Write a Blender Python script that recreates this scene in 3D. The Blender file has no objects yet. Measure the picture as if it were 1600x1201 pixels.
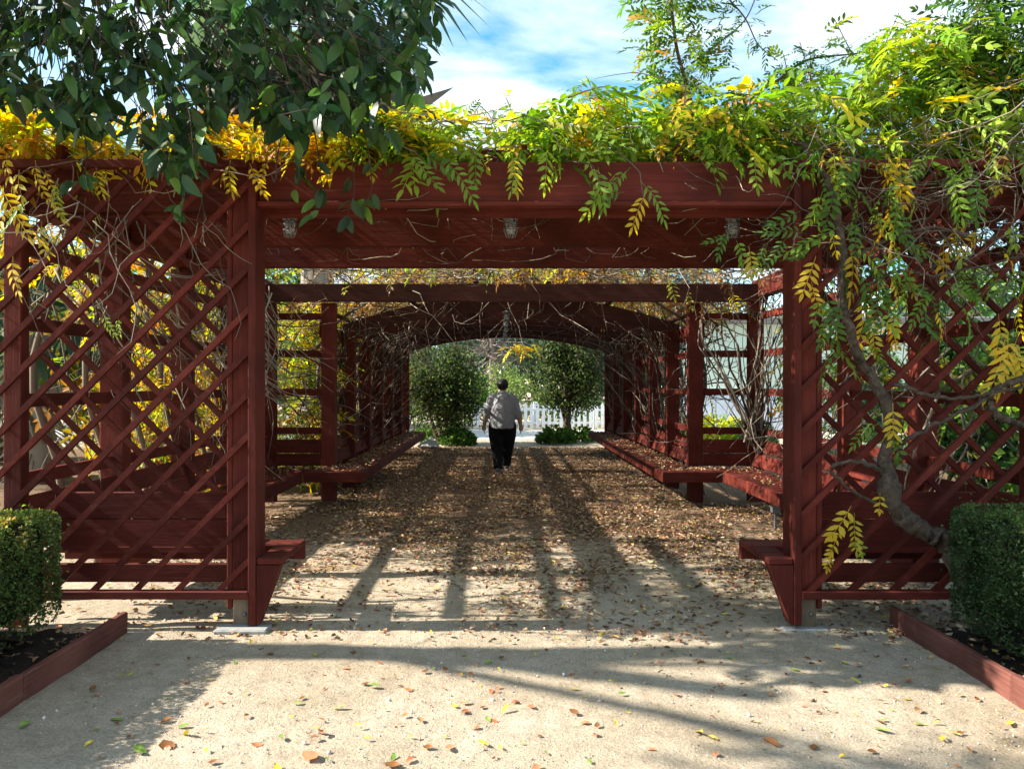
import bpy, math, random
import numpy as np
from mathutils import Vector, Matrix
random.seed(7); rng = np.random.default_rng(7)
S = bpy.context.scene; COL = S.collection
# ------------------------------------------------------------------ camera, world, sun, exposure
CX, CH, F, VX, VY = -0.153, 1.55, 1200.0, 782.0, 599.0     # pergola axis is x = 0, y is depth
cam_d = bpy.data.cameras.new('camera'); cam = bpy.data.objects.new('camera', cam_d); COL.objects.link(cam)
cam.location = (CX, 0, CH); cam.rotation_euler = (math.radians(90), 0, 0)
cam_d.sensor_width = 36; cam_d.lens = 27; cam_d.shift_x = 18/1600; cam_d.shift_y = -1.5/1600
cam_d.clip_end = 800; cam_d.clip_start = 0.05; S.camera = cam
EL, AZ = math.radians(35), math.radians(1.2)               # light travels to +x and a little to +y
sdir = Vector((math.cos(EL)*math.cos(AZ), math.cos(EL)*math.sin(AZ), -math.sin(EL)))
W = bpy.data.worlds.new('World'); S.world = W; W.use_nodes = True
nt = W.node_tree; nt.nodes.clear()
def N(nt, typ, **kw):
    n = nt.nodes.new(typ)
    for k, v in kw.items(): setattr(n, k, v)
    return n
def L(nt, a, b): nt.links.new(a, b)
sky = N(nt, 'ShaderNodeTexSky', sky_type='NISHITA', sun_disc=False)
sky.sun_elevation = EL; sky.sun_rotation = math.atan2(-sdir.x, -sdir.y); sky.air_density = 1.0; sky.dust_density = 0.0; sky.ozone_density = 4.0
tc = N(nt, 'ShaderNodeTexCoord'); sx = N(nt, 'ShaderNodeSeparateXYZ'); L(nt, tc.outputs['Generated'], sx.inputs[0])
mz = N(nt, 'ShaderNodeMath', operation='MAXIMUM'); L(nt, sx.outputs['Z'], mz.inputs[0]); mz.inputs[1].default_value = 0.0
az = N(nt, 'ShaderNodeMath', operation='ADD'); L(nt, mz.outputs[0], az.inputs[0]); az.inputs[1].default_value = 0.18
dx = N(nt, 'ShaderNodeMath', operation='DIVIDE'); dy = N(nt, 'ShaderNodeMath', operation='DIVIDE')
L(nt, sx.outputs['X'], dx.inputs[0]); L(nt, az.outputs[0], dx.inputs[1]); L(nt, sx.outputs['Y'], dy.inputs[0]); L(nt, az.outputs[0], dy.inputs[1])
cb = N(nt, 'ShaderNodeCombineXYZ'); L(nt, dx.outputs[0], cb.inputs[0]); L(nt, dy.outputs[0], cb.inputs[1]); cb.inputs[2].default_value = 3.7
cn = N(nt, 'ShaderNodeTexNoise'); L(nt, cb.outputs[0], cn.inputs['Vector'])
cn.inputs['Scale'].default_value = 1.7; cn.inputs['Detail'].default_value = 8; cn.inputs['Roughness'].default_value = 0.55; cn.inputs['Distortion'].default_value = 0.7
cr = N(nt, 'ShaderNodeValToRGB'); L(nt, cn.outputs['Fac'], cr.inputs[0])
cr.color_ramp.elements[0].position = 0.36; cr.color_ramp.elements[1].position = 0.70
cr.color_ramp.elements[0].color = (0, 0, 0, 1); cr.color_ramp.elements[1].color = (1, 1, 1, 1)
mx = N(nt, 'ShaderNodeMix', data_type='RGBA'); L(nt, cr.outputs[0], mx.inputs['Factor'])
hsv = N(nt, 'ShaderNodeHueSaturation'); hsv.inputs['Hue'].default_value = 0.475; hsv.inputs['Saturation'].default_value = 1.3; hsv.inputs['Value'].default_value = 1.3; L(nt, sky.outputs[0], hsv.inputs['Color'])
L(nt, hsv.outputs[0], mx.inputs['A']); mx.inputs['B'].default_value = (8.0, 8.2, 8.4, 1)
bg = N(nt, 'ShaderNodeBackground'); L(nt, mx.outputs['Result'], bg.inputs[0]); bg.inputs[1].default_value = 0.072
wo = N(nt, 'ShaderNodeOutputWorld'); L(nt, bg.outputs[0], wo.inputs[0])
sun_d = bpy.data.lights.new('sun', 'SUN'); sun = bpy.data.objects.new('sun', sun_d); COL.objects.link(sun)
sun_d.energy = 5.0; sun_d.angle = math.radians(0.55); sun_d.color = (1, 0.93, 0.82)
sun.rotation_euler = sdir.to_track_quat('-Z', 'Y').to_euler(); sun.location = (-10, -2, 12)
S.view_settings.view_transform = 'Standard'; S.view_settings.look = 'None'
S.view_settings.exposure = 1.6; S.view_settings.gamma = 1
S.render.engine = 'CYCLES'

# ------------------------------------------------------------------ helpers
def P(px, py, d):
    return np.array([CX + (px-VX)/F*d, d, CH - (py-VY)/F*d])
WL = {}
def link(o, parent=None, w=(0, 0, 0)):
    COL.objects.link(o); WL[o.name] = Vector(w)
    if parent is not None:
        o.parent = parent; o.location = Vector(w) - WL[parent.name]
    else: o.location = w
    return o
def tag(o, label=None, cat=None, group=None, kind=None):
    if label: o['label'] = label
    if cat: o['category'] = cat
    if group: o['group'] = group
    if kind: o['kind'] = kind
    return o
def thing(name, label, cat, loc, group=None):
    o = bpy.data.objects.new(name, None); o.empty_display_size = 0.2
    link(o, None, loc); return tag(o, label, cat, group)
def mesh_np(name, V, T, cols=None, mat=None, smooth=False):
    V = np.asarray(V, dtype=np.float32); T = np.asarray(T, dtype=np.int32)
    me = bpy.data.meshes.new(name)
    me.vertices.add(len(V)); me.vertices.foreach_set('co', V.ravel())
    k = T.shape[1]
    me.loops.add(T.size); me.loops.foreach_set('vertex_index', T.ravel())
    me.polygons.add(len(T)); me.polygons.foreach_set('loop_start', np.arange(0, T.size, k, dtype=np.int32))
    if smooth: me.polygons.foreach_set('use_smooth', np.ones(len(T), dtype=bool))
    if cols is not None:
        a = me.color_attributes.new('Col', 'FLOAT_COLOR', 'POINT')
        c = np.ones((len(V), 4), dtype=np.float32); c[:, :3] = cols
        a.data.foreach_set('color', c.ravel())
    me.update(calc_edges=True); me.validate()
    if mat: me.materials.append(mat)
    return me
def obj(name, me, parent=None, w=(0, 0, 0)):
    return link(bpy.data.objects.new(name, me), parent, w)
def obj_np(name, V, T, mat, parent=None, cols=None, smooth=False, w=None):
    V = np.asarray(V, dtype=float)
    if w is None: w = V.mean(axis=0)
    return obj(name, mesh_np(name, V-np.array(w), T, cols, mat, smooth), parent, tuple(w))
def pymesh(name, V, Fc, mat, smooth=False):
    me = bpy.data.meshes.new(name); me.from_pydata([tuple(v) for v in V], [], Fc); me.update()
    if smooth:
        for p in me.polygons: p.use_smooth = True
    me.materials.append(mat); return me
BC = {}
def box(name, b, mat, parent=None, c=0.005, label=None, rot=None):
    """chamfered box from bounds (x0,x1,y0,y1,z0,z1); rot = euler about its centre"""
    x0, x1, y0, y1, z0, z1 = b
    h = np.array([abs(x1-x0), abs(y1-y0), abs(z1-z0)])/2; ctr = ((x0+x1)/2, (y0+y1)/2, (z0+z1)/2)
    key = (round(h[0], 4), round(h[1], 4), round(h[2], 4), mat.name, c)
    if key not in BC:
        c_ = min(c, h.min()*0.4); V = []; idx = {}
        for s in [(i, j, k) for i in (-1, 1) for j in (-1, 1) for k in (-1, 1)]:
            for a in range(3):
                v = [s[q]*(h[q]-(0 if q == a else c_)) for q in range(3)]
                idx[s, a] = len(V); V.append(v)
        Fc = []
        for a in range(3):
            o1, o2 = [q for q in range(3) if q != a]
            for s in (-1, 1):
                f = []
                for (p, q) in ((-1, -1), (1, -1), (1, 1), (-1, 1)):
                    k = [0]*3; k[a] = s; k[o1] = p; k[o2] = q; f.append(idx[tuple(k), a])
                Fc.append(f)
            for p in (-1, 1):
                for q in (-1, 1):
                    f = []
                    k0 = [0]*3; k0[o1] = p; k0[o2] = q
                    k0[a] = -1; A = tuple(k0); k0[a] = 1; B = tuple(k0)
                    Fc.append([idx[A, o1], idx[B, o1], idx[B, o2], idx[A, o2]])
        for s in [(i, j, k) for i in (-1, 1) for j in (-1, 1) for k in (-1, 1)]:
            Fc.append([idx[s, 0], idx[s, 1], idx[s, 2]])
        Vn = np.array(V)
        out = []
        for f in Fc:                                            # outward winding
            p = Vn[f]; n = np.cross(p[1]-p[0], p[2]-p[0])
            out.append(f if np.dot(n, p.mean(axis=0)) > 0 else f[::-1])
        BC[key] = pymesh(name, V, out, mat)
    o = obj(name, BC[key], parent, ctr)
    if rot: o.rotation_euler = rot
    if label: o['label'] = label
    return o
def prism(name, poly, a0, a1, axis, mat, parent=None):
    """extrude a 2D polygon: axis 'y' -> poly is (x,z); axis 'x' -> poly is (y,z)"""
    n = len(poly); V = []
    for a in (a0, a1):
        for (u, v) in poly: V.append((u, a, v) if axis == 'y' else (a, u, v))
    ctr = np.array(V).mean(axis=0)
    Fc = [list(range(n)), list(range(n, 2*n))[::-1]] + [[i, i+n, (i+1) % n+n, (i+1) % n] for i in range(n)]
    me = pymesh(name, np.array(V)-ctr, Fc, mat)
    import bmesh
    bm = bmesh.new(); bm.from_mesh(me); bmesh.ops.recalc_face_normals(bm, faces=bm.faces); bm.to_mesh(me); bm.free()
    return obj(name, me, parent, tuple(ctr))
class Tubes:
    def __init__(s): s.V = []; s.T = []; s.n = 0; s.C = []
    def add(s, pts, r0, r1=None, sides=5, col=None, ell=None, cap=True):
        pts = np.asarray(pts, dtype=float); m = len(pts)
        if np.ndim(r0) == 0: rad = np.linspace(r0, r0 if r1 is None else r1, m)
        else: rad = np.asarray(r0, dtype=float)
        t = np.gradient(pts, axis=0); t /= np.linalg.norm(t, axis=1)[:, None]+1e-9
        ref = np.array([0, 0, 1.0]) if abs(t[:, 2]).mean() < 0.8 else np.array([1.0, 0, 0])
        a = np.cross(t, ref); a /= np.linalg.norm(a, axis=1)[:, None]+1e-9; b = np.cross(t, a)
        th = np.arange(sides)*2*math.pi/sides
        e = np.ones((m, 2)) if ell is None else np.asarray(ell, dtype=float)
        ring = pts[:, None, :] + rad[:, None, None]*(np.cos(th)[None, :, None]*a[:, None, :]*e[:, 0][:, None, None] + np.sin(th)[None, :, None]*b[:, None, :]*e[:, 1][:, None, None])
        i = np.arange(m-1)[:, None]*sides; j = np.arange(sides)[None, :]; j2 = (j+1) % sides
        q = np.stack([i+j, i+j2, i+sides+j2, i+sides+j], axis=-1).reshape(-1, 4)
        tri = np.concatenate([q[:, [0, 1, 2]], q[:, [0, 2, 3]]])
        V = ring.reshape(-1, 3)
        if cap:
            V = np.concatenate([V, pts[:1], pts[-1:]]); k = m*sides
            c0 = np.array([[k, (x+1) % sides, x] for x in range(sides)]); c1 = np.array([[k+1, (m-1)*sides+x, (m-1)*sides+(x+1) % sides] for x in range(sides)])
            tri = np.concatenate([tri, c0, c1])
        s.V.append(V); s.T.append(tri+s.n); s.n += len(V)
        if col is not None: s.C.append(np.tile(col, (len(V), 1)))
    def build(s, name, mat, parent=None, smooth=True, w=None):
        return obj_np(name, np.concatenate(s.V), np.concatenate(s.T), mat, parent, np.concatenate(s.C) if s.C else None, smooth, w)
def curve(ctrl, n=24):
    c = np.asarray(ctrl, dtype=float); c = np.concatenate([[2*c[0]-c[1]], c, [2*c[-1]-c[-2]]]); out = []
    m = len(c)-3
    for k in range(n):
        u = k/(n-1)*m; i = min(int(u), m-1); t = u-i
        p0, p1, p2, p3 = c[i:i+4]
        out.append(0.5*((2*p1)+(-p0+p2)*t+(2*p0-5*p1+4*p2-p3)*t*t+(-p0+3*p1-3*p2+p3)*t**3))
    return np.array(out)
def walk(start, d, length, n=7, wob=0.35, grav=0.0):
    p = np.array(start, dtype=float); d = np.array(d, dtype=float); d /= np.linalg.norm(d)+1e-9; out = [p.copy()]
    st = length/(n-1)
    for _ in range(n-1):
        d = d + rng.normal(0, wob, 3); d[2] -= grav; d /= np.linalg.norm(d)+1e-9
        p = p + d*st; out.append(p.copy())
    return np.array(out)
# leaf templates: (verts, tris), leaf grows along +y, normal +z
def leaflet(base, dirv, ln, wd, fold=0.25, bend=0.15):
    d = np.array(dirv, dtype=float); d /= np.linalg.norm(d); s = np.array([d[1], -d[0], 0.0]); b = np.array(base, dtype=float)
    up = np.array([0, 0, 1.0])
    f = lambda t, w: b + d*ln*t + s*w*wd/2 + up*(abs(w)*fold*wd/2 - bend*ln*t*t)
    V = [f(0, 0), f(.3, -.85), f(.62, -.9), f(1, 0), f(.62, .9), f(.3, .85), f(.5, 0)]
    return V, [(0, 1, 6), (1, 2, 6), (2, 3, 6), (3, 4, 6), (4, 5, 6), (5, 0, 6)]
def pinnate(pairs=5, ln=0.24, lf=0.062, wd=0.026, seed=0):
    r = random.Random(seed); V = []; T = []
    def put(v, t):
        k = len(V); V.extend(v); T.extend([tuple(x+k for x in q) for q in t])
    drop = lambda y: -0.55*y*y/ln
    for i in range(pairs):
        y = ln*(0.22+0.66*i/(pairs-1))
        for s in (-1, 1):
            a = math.radians(58-18*i/pairs+r.uniform(-10, 10)); sc = r.uniform(.8, 1.1)*(0.8+0.25*math.sin(math.pi*(i+1)/(pairs+1)))
            put(*leaflet((0, y, drop(y)), (s*math.sin(a), math.cos(a), r.uniform(-.5, .0)), lf*sc, wd*sc, bend=r.uniform(.1, .35)))
    put(*leaflet((0, ln*.95, drop(ln*.95)), (0.05, 1, -.6), lf, wd))
    w = 0.0016                                                        # stalk
    k = len(V); ys = [0, ln*.5, ln*.95]
    for y in ys: V.extend([np.array((-w, y, drop(y))), np.array((w, y, drop(y)))])
    T.extend([(k, k+1, k+3), (k, k+3, k+2), (k+2, k+3, k+5), (k+2, k+5, k+4)])
    return np.array(V), np.array(T)
def bend_side(T_, k, tw):
    V, T = T_; V = V.copy(); y = V[:, 1]/.3; V[:, 0] += k*.1*y*y; V[:, 2] += V[:, 0]*tw*y; return V, T
PIN = [bend_side(pinnate(p_, l_, f_, w_, q_), random.uniform(-1, 1), random.uniform(-1, 1)) for q_, (p_, l_, f_, w_) in enumerate([(5, .25, .078, .030), (4, .20, .074, .032), (6, .30, .078, .027), (5, .23, .066, .03), (6, .28, .072, .030), (3, .16, .07, .03), (5, .27, .084, .028), (4, .22, .06, .027)])]
def ovate(ln=1.0, wd=0.36, curl=0.25, fold=0.3):
    V = []; T = []; ts = [0, .18, .42, .68, .88, 1]; ws = [0.02, .72, 1, .82, .4, 0.0]
    for t, w in zip(ts, ws):
        z = -curl*t*t*ln
        V += [(-w*wd/2, t*ln, z+fold*w*wd/2), (0, t*ln, z), (w*wd/2, t*ln, z+fold*w*wd/2)]
    for i in range(5):
        a = i*3
        for k in (0, 1): T += [(a+k, a+k+1, a+k+4), (a+k, a+k+4, a+k+3)]
    return np.array(V, dtype=float), np.array(T)
OV = ovate(1.0, .43, .22, .3); OVV = [OV, ovate(1.0, .36, .4, .15), ovate(1.0, .5, .1, .42), ovate(1.0, .4, -.12, .25)]; OVS = ovate(1, .5, .1, .2)
SM = (np.array([(0, 0, 0), (-.3, .5, .1), (0, 1, -.12), (.3, .5, .1)], dtype=float), np.array([(0, 2, 1), (0, 3, 2)]))
CURL = (np.array([(0, 0, .0), (-.3, .35, .16), (-.22, .75, .2), (0, 1, .04), (.26, .7, .12), (.32, .3, .2), (0, .5, 0)], dtype=float),
        np.array([(0, 6, 1), (1, 6, 2), (2, 6, 3), (3, 6, 4), (4, 6, 5), (5, 6, 0)]))
def unit(a): return a/(np.linalg.norm(a, axis=-1, keepdims=True)+1e-9)
def frames(d, nrm, roll=0.5):
    d = unit(d); x = np.cross(d, nrm+rng.normal(0, roll, d.shape)); x = unit(x); z = np.cross(x, d)
    return np.stack([x, d, z], axis=-1)                              # columns
class Leaves:
    def __init__(s): s.V = []; s.T = []; s.C = []; s.n = 0
    def add(s, tmpl, loc, R, sc, col):
        V, T = tmpl; n = len(loc)
        if n == 0: return
        sc = np.broadcast_to(np.asarray(sc, dtype=float).reshape(-1, 1) if np.ndim(sc) < 2 else sc, (n, 3)) if np.ndim(sc) else np.full((n, 3), sc)
        X = np.einsum('nij,nvj->nvi', R, V[None]*sc[:, None, :]) + loc[:, None, :]
        k = len(V)
        s.V.append(X.reshape(-1, 3)); s.T.append((T[None]+(np.arange(n)*k)[:, None, None]+s.n).reshape(-1, 3)); s.n += n*k
        s.C.append(np.repeat(np.clip(col, 0.004, 1), k, axis=0))
    def build(s, name, mat, parent=None, kind='stuff', w=None):
        o = obj_np(name, np.concatenate(s.V), np.concatenate(s.T), mat, parent, np.concatenate(s.C), False, w)
        if kind: o['kind'] = kind
        return o
def palette(n, cols, wts, jit=0.2):
    cols = np.array(cols); w = np.array(wts, dtype=float); w /= w.sum()
    c = cols[rng.choice(len(cols), n, p=w)]
    return c*np.exp(rng.normal(0, jit, (n, 1)))*np.exp(rng.normal(0, jit*.35, (n, 3)))
GREEN = (.085, .17, .022); LIME = (.30, .41, .045); YEL = (.62, .43, .03); ORG = (.52, .24, .03); BRN = (.2, .1, .035); DKG = (.02, .048, .016)

# ------------------------------------------------------------------ materials
def mat(name, rough=0.6, spec=0.3):
    m = bpy.data.materials.new(name); m.use_nodes = True
    b = m.node_tree.nodes['Principled BSDF']; b.inputs['Roughness'].default_value = rough; b.inputs['Specular IOR Level'].default_value = spec
    return m, m.node_tree, b
def ramp(nt, src, stops):
    r = N(nt, 'ShaderNodeValToRGB'); L(nt, src, r.inputs[0]); e = r.color_ramp.elements
    while len(e) < len(stops): e.new(0.5)
    for q, (p, c) in zip(e, stops): q.position = p; q.color = (*c, 1)
    return r
def noise(nt, vec, scale, detail=5, rough=.6, dist=0):
    n = N(nt, 'ShaderNodeTexNoise'); L(nt, vec, n.inputs['Vector']); n.inputs['Scale'].default_value = scale
    n.inputs['Detail'].default_value = detail; n.inputs['Roughness'].default_value = rough; n.inputs['Distortion'].default_value = dist
    return n
def vscale(nt, vec, s):
    m = N(nt, 'ShaderNodeMapping'); L(nt, vec, m.inputs[0]); m.inputs['Scale'].default_value = s; return m
def mixc(nt, fac, a, b, typ='MIX'):
    m = N(nt, 'ShaderNodeMix', data_type='RGBA', blend_type=typ)
    for s, v in (('Factor', fac), ('A', a), ('B', b)):
        if hasattr(v, 'node'): L(nt, v, m.inputs[s])
        else: m.inputs[s].default_value = v if s == 'Factor' else (*v, 1)
    return m.outputs['Result']
def bump(nt, b, h, strength, dist=0.01):
    n = N(nt, 'ShaderNodeBump'); L(nt, h, n.inputs['Height']); n.inputs['Strength'].default_value = strength; n.inputs['Distance'].default_value = dist
    L(nt, n.outputs[0], b.inputs['Normal'])
def wood(name, cA, cB, cworn, axis, rough=.7, worn=.2):
    m, nt, b = mat(name, rough, .12)
    tc = N(nt, 'ShaderNodeTexCoord'); oi = N(nt, 'ShaderNodeObjectInfo')
    ad = N(nt, 'ShaderNodeVectorMath', operation='ADD'); L(nt, tc.outputs['Object'], ad.inputs[0])
    ml = N(nt, 'ShaderNodeVectorMath', operation='SCALE'); L(nt, oi.outputs['Location'], ml.inputs[0]); ml.inputs['Scale'].default_value = 3.1
    L(nt, ml.outputs[0], ad.inputs[1])
    s = {'x': (1.5, 30, 30), 'y': (30, 1.5, 30), 'z': (30, 30, 1.5), 'd': (9, 9, 9)}[axis]
    g = noise(nt, vscale(nt, ad.outputs[0], s).outputs[0], 1.6, 6, .65, .6)
    big = noise(nt, ad.outputs[0], 1.7, 4)
    c = mixc(nt, ramp(nt, g.outputs['Fac'], [(.3, (0, 0, 0)), (.7, (1, 1, 1))]).outputs[0], cA, cB)
    rv = N(nt, 'ShaderNodeMapRange'); L(nt, oi.outputs['Random'], rv.inputs[0]); rv.inputs[3].default_value = .78; rv.inputs[4].default_value = 1.18
    hs = N(nt, 'ShaderNodeHueSaturation'); L(nt, c, hs.inputs['Color']); L(nt, rv.outputs[0], hs.inputs['Value'])
    wn = noise(nt, vscale(nt, ad.outputs[0], tuple(q*.35 for q in s)).outputs[0], 5, 8, .7)
    wf = ramp(nt, wn.outputs['Fac'], [(.60, (0, 0, 0)), (.72, (worn*3, worn*3, worn*3))])
    c2 = mixc(nt, wf.outputs[0], hs.outputs[0], cworn)
    dirt = ramp(nt, big.outputs['Fac'], [(.32, (.55, .55, .55)), (.66, (1.12, 1.12, 1.12))])
    c3 = mixc(nt, 1.0, c2, dirt.outputs[0], 'MULTIPLY')
    spk = noise(nt, ad.outputs[0], 160, 3, .6); sf = ramp(nt, spk.outputs['Fac'], [(.70, (1, 1, 1)), (.78, (.45, .45, .45))])
    c3 = mixc(nt, 1.0, c3, sf.outputs[0], 'MULTIPLY')
    L(nt, c3, b.inputs['Base Color']); bump(nt, b, g.outputs['Fac'], .6, .006)
    return m
RA, RB, RW = (.082, .0150, .0100), (.140, .0255, .0170), (.21, .075, .05)
RX, RY, RZ, RD = [wood('red_paint_'+a, RA, RB, RW, a) for a in 'xyzd']
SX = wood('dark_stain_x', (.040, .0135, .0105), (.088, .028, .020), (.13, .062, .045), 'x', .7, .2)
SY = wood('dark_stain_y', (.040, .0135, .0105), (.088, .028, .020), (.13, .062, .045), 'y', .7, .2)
BAREZ = wood('bare_timber', (.19, .14, .09), (.28, .21, .14), (.33, .27, .2), 'z', .8, .3)
EDGE = wood('edging_timber', (.13, .045, .035), (.2, .08, .06), (.3, .2, .15), 'y', .75, .3)
BARK, bnt, bb = mat('bark', .9, .1)
t_ = N(bnt, 'ShaderNodeTexCoord'); n_ = noise(bnt, t_.outputs['Object'], 22, 8, .7, .8)
L(bnt, ramp(bnt, n_.outputs['Fac'], [(.3, (.025, .018, .013)), (.55, (.085, .063, .047)), (.8, (.17, .135, .105))]).outputs[0], bb.inputs['Base Color']); bump(bnt, bb, n_.outputs['Fac'], .8, .02)
def colmat(name, rough=.5, spec=.35, trans=.35):
    m, nt, b = mat(name, rough, spec)
    a = N(nt, 'ShaderNodeVertexColor', layer_name='Col'); L(nt, a.outputs[0], b.inputs['Base Color'])
    if trans:
        t = N(nt, 'ShaderNodeBsdfTranslucent'); h = N(nt, 'ShaderNodeHueSaturation'); L(nt, a.outputs[0], h.inputs['Color'])
        h.inputs['Saturation'].default_value = 1.1; h.inputs['Value'].default_value = 1.35; L(nt, h.outputs[0], t.inputs[0])
        x = N(nt, 'ShaderNodeMixShader'); x.inputs[0].default_value = trans
        L(nt, b.outputs[0], x.inputs[1]); L(nt, t.outputs[0], x.inputs[2]); L(nt, x.outputs[0], nt.nodes['Material Output'].inputs[0])
    return m
LEAF = colmat('vine_leaf', .5, .25, .5); GLOSS = colmat('glossy_leaf', .42, .3, .28); LITTER = colmat('dry_leaf', .75, .15, .15); TWIG = colmat('twig', .85, .1, 0); STONE = colmat('stone_grain', .9, .1, 0)
def plain(name, col, rough=.6, spec=.3, nscale=0, var=.25, bm=0, metal=0):
    m, nt, b = mat(name, rough, spec); b.inputs['Metallic'].default_value = metal
    if nscale:
        t = N(nt, 'ShaderNodeTexCoord'); n = noise(nt, t.outputs['Object'], nscale, 7, .65)
        lo = tuple(c*(1-var) for c in col); hi = tuple(min(1, c*(1+var)) for c in col)
        L(nt, ramp(nt, n.outputs['Fac'], [(.3, lo), (.7, hi)]).outputs[0], b.inputs['Base Color'])
        if bm: bump(nt, b, n.outputs['Fac'], bm, .01)
    else: b.inputs['Base Color'].default_value = (*col, 1)
    return m
CONC = plain('concrete', (.27, .27, .255), .85, .2, 30, .25, .4)
METAL = plain('galvanised_metal', (.2, .2, .21), .5, .4, 25, .2, 0, .6)
SOIL = plain('soil', (.035, .026, .02), .95, .1, 25, .5, 1)
WHITE = plain('white_paint', (.75, .77, .80), .5, .3, 6, .08)
MINT = plain('mint_render', (.60, .70, .60), .8, .2, 3, .08, .2)
CORR = plain('corrugated_sheet', (.58, .64, .72), .4, .4, 4, .12)
ROOFM = plain('grey_roof', (.22, .21, .21), .8, .2, 8, .2)
ROCKM = plain('grey_rock', (.38, .37, .35), .9, .15, 9, .35, .8)
GLASS, gnt, gb = mat('jar_glass', .08, .5); gb.inputs['Base Color'].default_value = (.4, .42, .44, 1); gb.inputs['Transmission Weight'].default_value = .8

# ------------------------------------------------------------------ ground
gm, nt, b = mat('gravel_ground', .95, .12)
t = N(nt, 'ShaderNodeTexCoord'); pos = t.outputs['Object']
fine = noise(nt, pos, 95, 5, .75); mid = noise(nt, pos, 9, 7, .65); bigN = noise(nt, pos, 1.1, 4, .6)
cA = ramp(nt, fine.outputs['Fac'], [(.28, (.26, .21, .155)), (.5, (.55, .465, .355)), (.74, (.74, .65, .52))])
cM = ramp(nt, mid.outputs['Fac'], [(.3, (.74, .72, .70)), (.65, (1.06, 1.05, 1.03))])
base = mixc(nt, 1.0, cA.outputs[0], cM.outputs[0], 'MULTIPLY')
cB2 = ramp(nt, bigN.outputs['Fac'], [(.33, (.76, .73, .68)), (.62, (1, 1, 1))])
base = mixc(nt, 1.0, base, cB2.outputs[0], 'MULTIPLY')
# trodden leaf crumbs: brown duff where the litter lies, further along the walk
sep = N(nt, 'ShaderNodeSeparateXYZ'); L(nt, pos, sep.inputs[0])
mr = N(nt, 'ShaderNodeMapRange'); L(nt, sep.outputs['Y'], mr.inputs[0]); mr.inputs[1].default_value = 5.2; mr.inputs[2].default_value = 8.6; mr.inputs[3].default_value = 0; mr.inputs[4].default_value = 1
mr2 = N(nt, 'ShaderNodeMapRange'); L(nt, sep.outputs['Y'], mr2.inputs[0]); mr2.inputs[1].default_value = 18; mr2.inputs[2].default_value = 19.5; mr2.inputs[3].default_value = 1; mr2.inputs[4].default_value = 0
mu = N(nt, 'ShaderNodeMath', operation='MULTIPLY'); L(nt, mr.outputs[0], mu.inputs[0]); L(nt, mr2.outputs[0], mu.inputs[1])
dn = noise(nt, pos, 16, 8, .75); ad = N(nt, 'ShaderNodeMath', operation='MULTIPLY_ADD'); L(nt, mu.outputs[0], ad.inputs[0]); ad.inputs[1].default_value = .42; L(nt, dn.outputs['Fac'], ad.inputs[2])
df = ramp(nt, ad.outputs[0], [(.66, (0, 0, 0)), (.86, (.85, .85, .85))])
duff = ramp(nt, fine.outputs['Fac'], [(.3, (.045, .026, .014)), (.55, (.16, .085, .04)), (.75, (.33, .19, .09))])
base = mixc(nt, df.outputs[0], base, duff.outputs[0])
L(nt, base, b.inputs['Base Color'])
hh = N(nt, 'ShaderNodeMath', operation='MULTIPLY_ADD'); L(nt, mid.outputs['Fac'], hh.inputs[0]); hh.inputs[1].default_value = 2.0; L(nt, fine.outputs['Fac'], hh.inputs[2])
bump(nt, b, hh.outputs[0], .85, .018)
V = []; T = []
xs = np.concatenate([[-300, -80, -30, -12], np.linspace(-6, 6, 61), [12, 30, 80, 300]]); ys = np.concatenate([[-60, -10], np.linspace(1.5, 13.5, 81), [16, 20, 26, 40, 90, 400]])
XX, YY = np.meshgrid(xs, ys); ZZ = np.where((abs(XX) < 5.5) & (YY > 1.6) & (YY < 13), rng.normal(0, .0035, XX.shape)+.006*np.sin(XX*2.1+YY)*np.sin(YY*1.7), 0)
V = np.stack([XX, YY, ZZ], -1).reshape(-1, 3); nx = len(xs)
q = np.array([(j*nx+i, j*nx+i+1, (j+1)*nx+i+1, (j+1)*nx+i) for j in range(len(ys)-1) for i in range(nx-1)])
g = obj_np('ground', V, q, gm, None, None, True, (0, 0, 0)); tag(g, 'pale beige decomposed granite ground strewn with leaves', 'ground', kind='structure')
# pale cross path beyond the tunnel
pm = plain('pale_path', (.50, .48, .45), .9, .15, 20, .15, .3)
V = [(-30, 21.2, .008), (40, 21.2, .008), (40, 25.6, .008), (-30, 25.6, .008)]
o = obj_np('path', V, np.array([(0, 1, 2, 3)]), pm, None, None, False, (0, 23, 0)); tag(o, 'pale cross path in front of the white picket fence', 'path', kind='structure')
def soilbed(sgn, label):
    x0, x1 = (-4.6, -2.52) if sgn < 0 else (2.39, 4.6)
    n = 24; gx = np.linspace(x0, x1, n); gy = np.linspace(2.2, 4.72, n); X_, Y_ = np.meshgrid(gx, gy)
    Z_ = .05+rng.normal(0, .012, X_.shape); V = np.stack([X_, Y_, Z_], -1).reshape(-1, 3)
    q = np.array([(j*n+i, j*n+i+1, (j+1)*n+i+1, (j+1)*n+i) for j in range(n-1) for i in range(n-1)])
    tag(obj_np('soil_bed', V, q, SOIL, None, None, True), label, 'soil', kind='structure')
soilbed(-1, 'dark soil bed under the sunlit clipped hedge'); soilbed(1, 'dark soil bed under the hedge with the gnarled vine')

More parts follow.
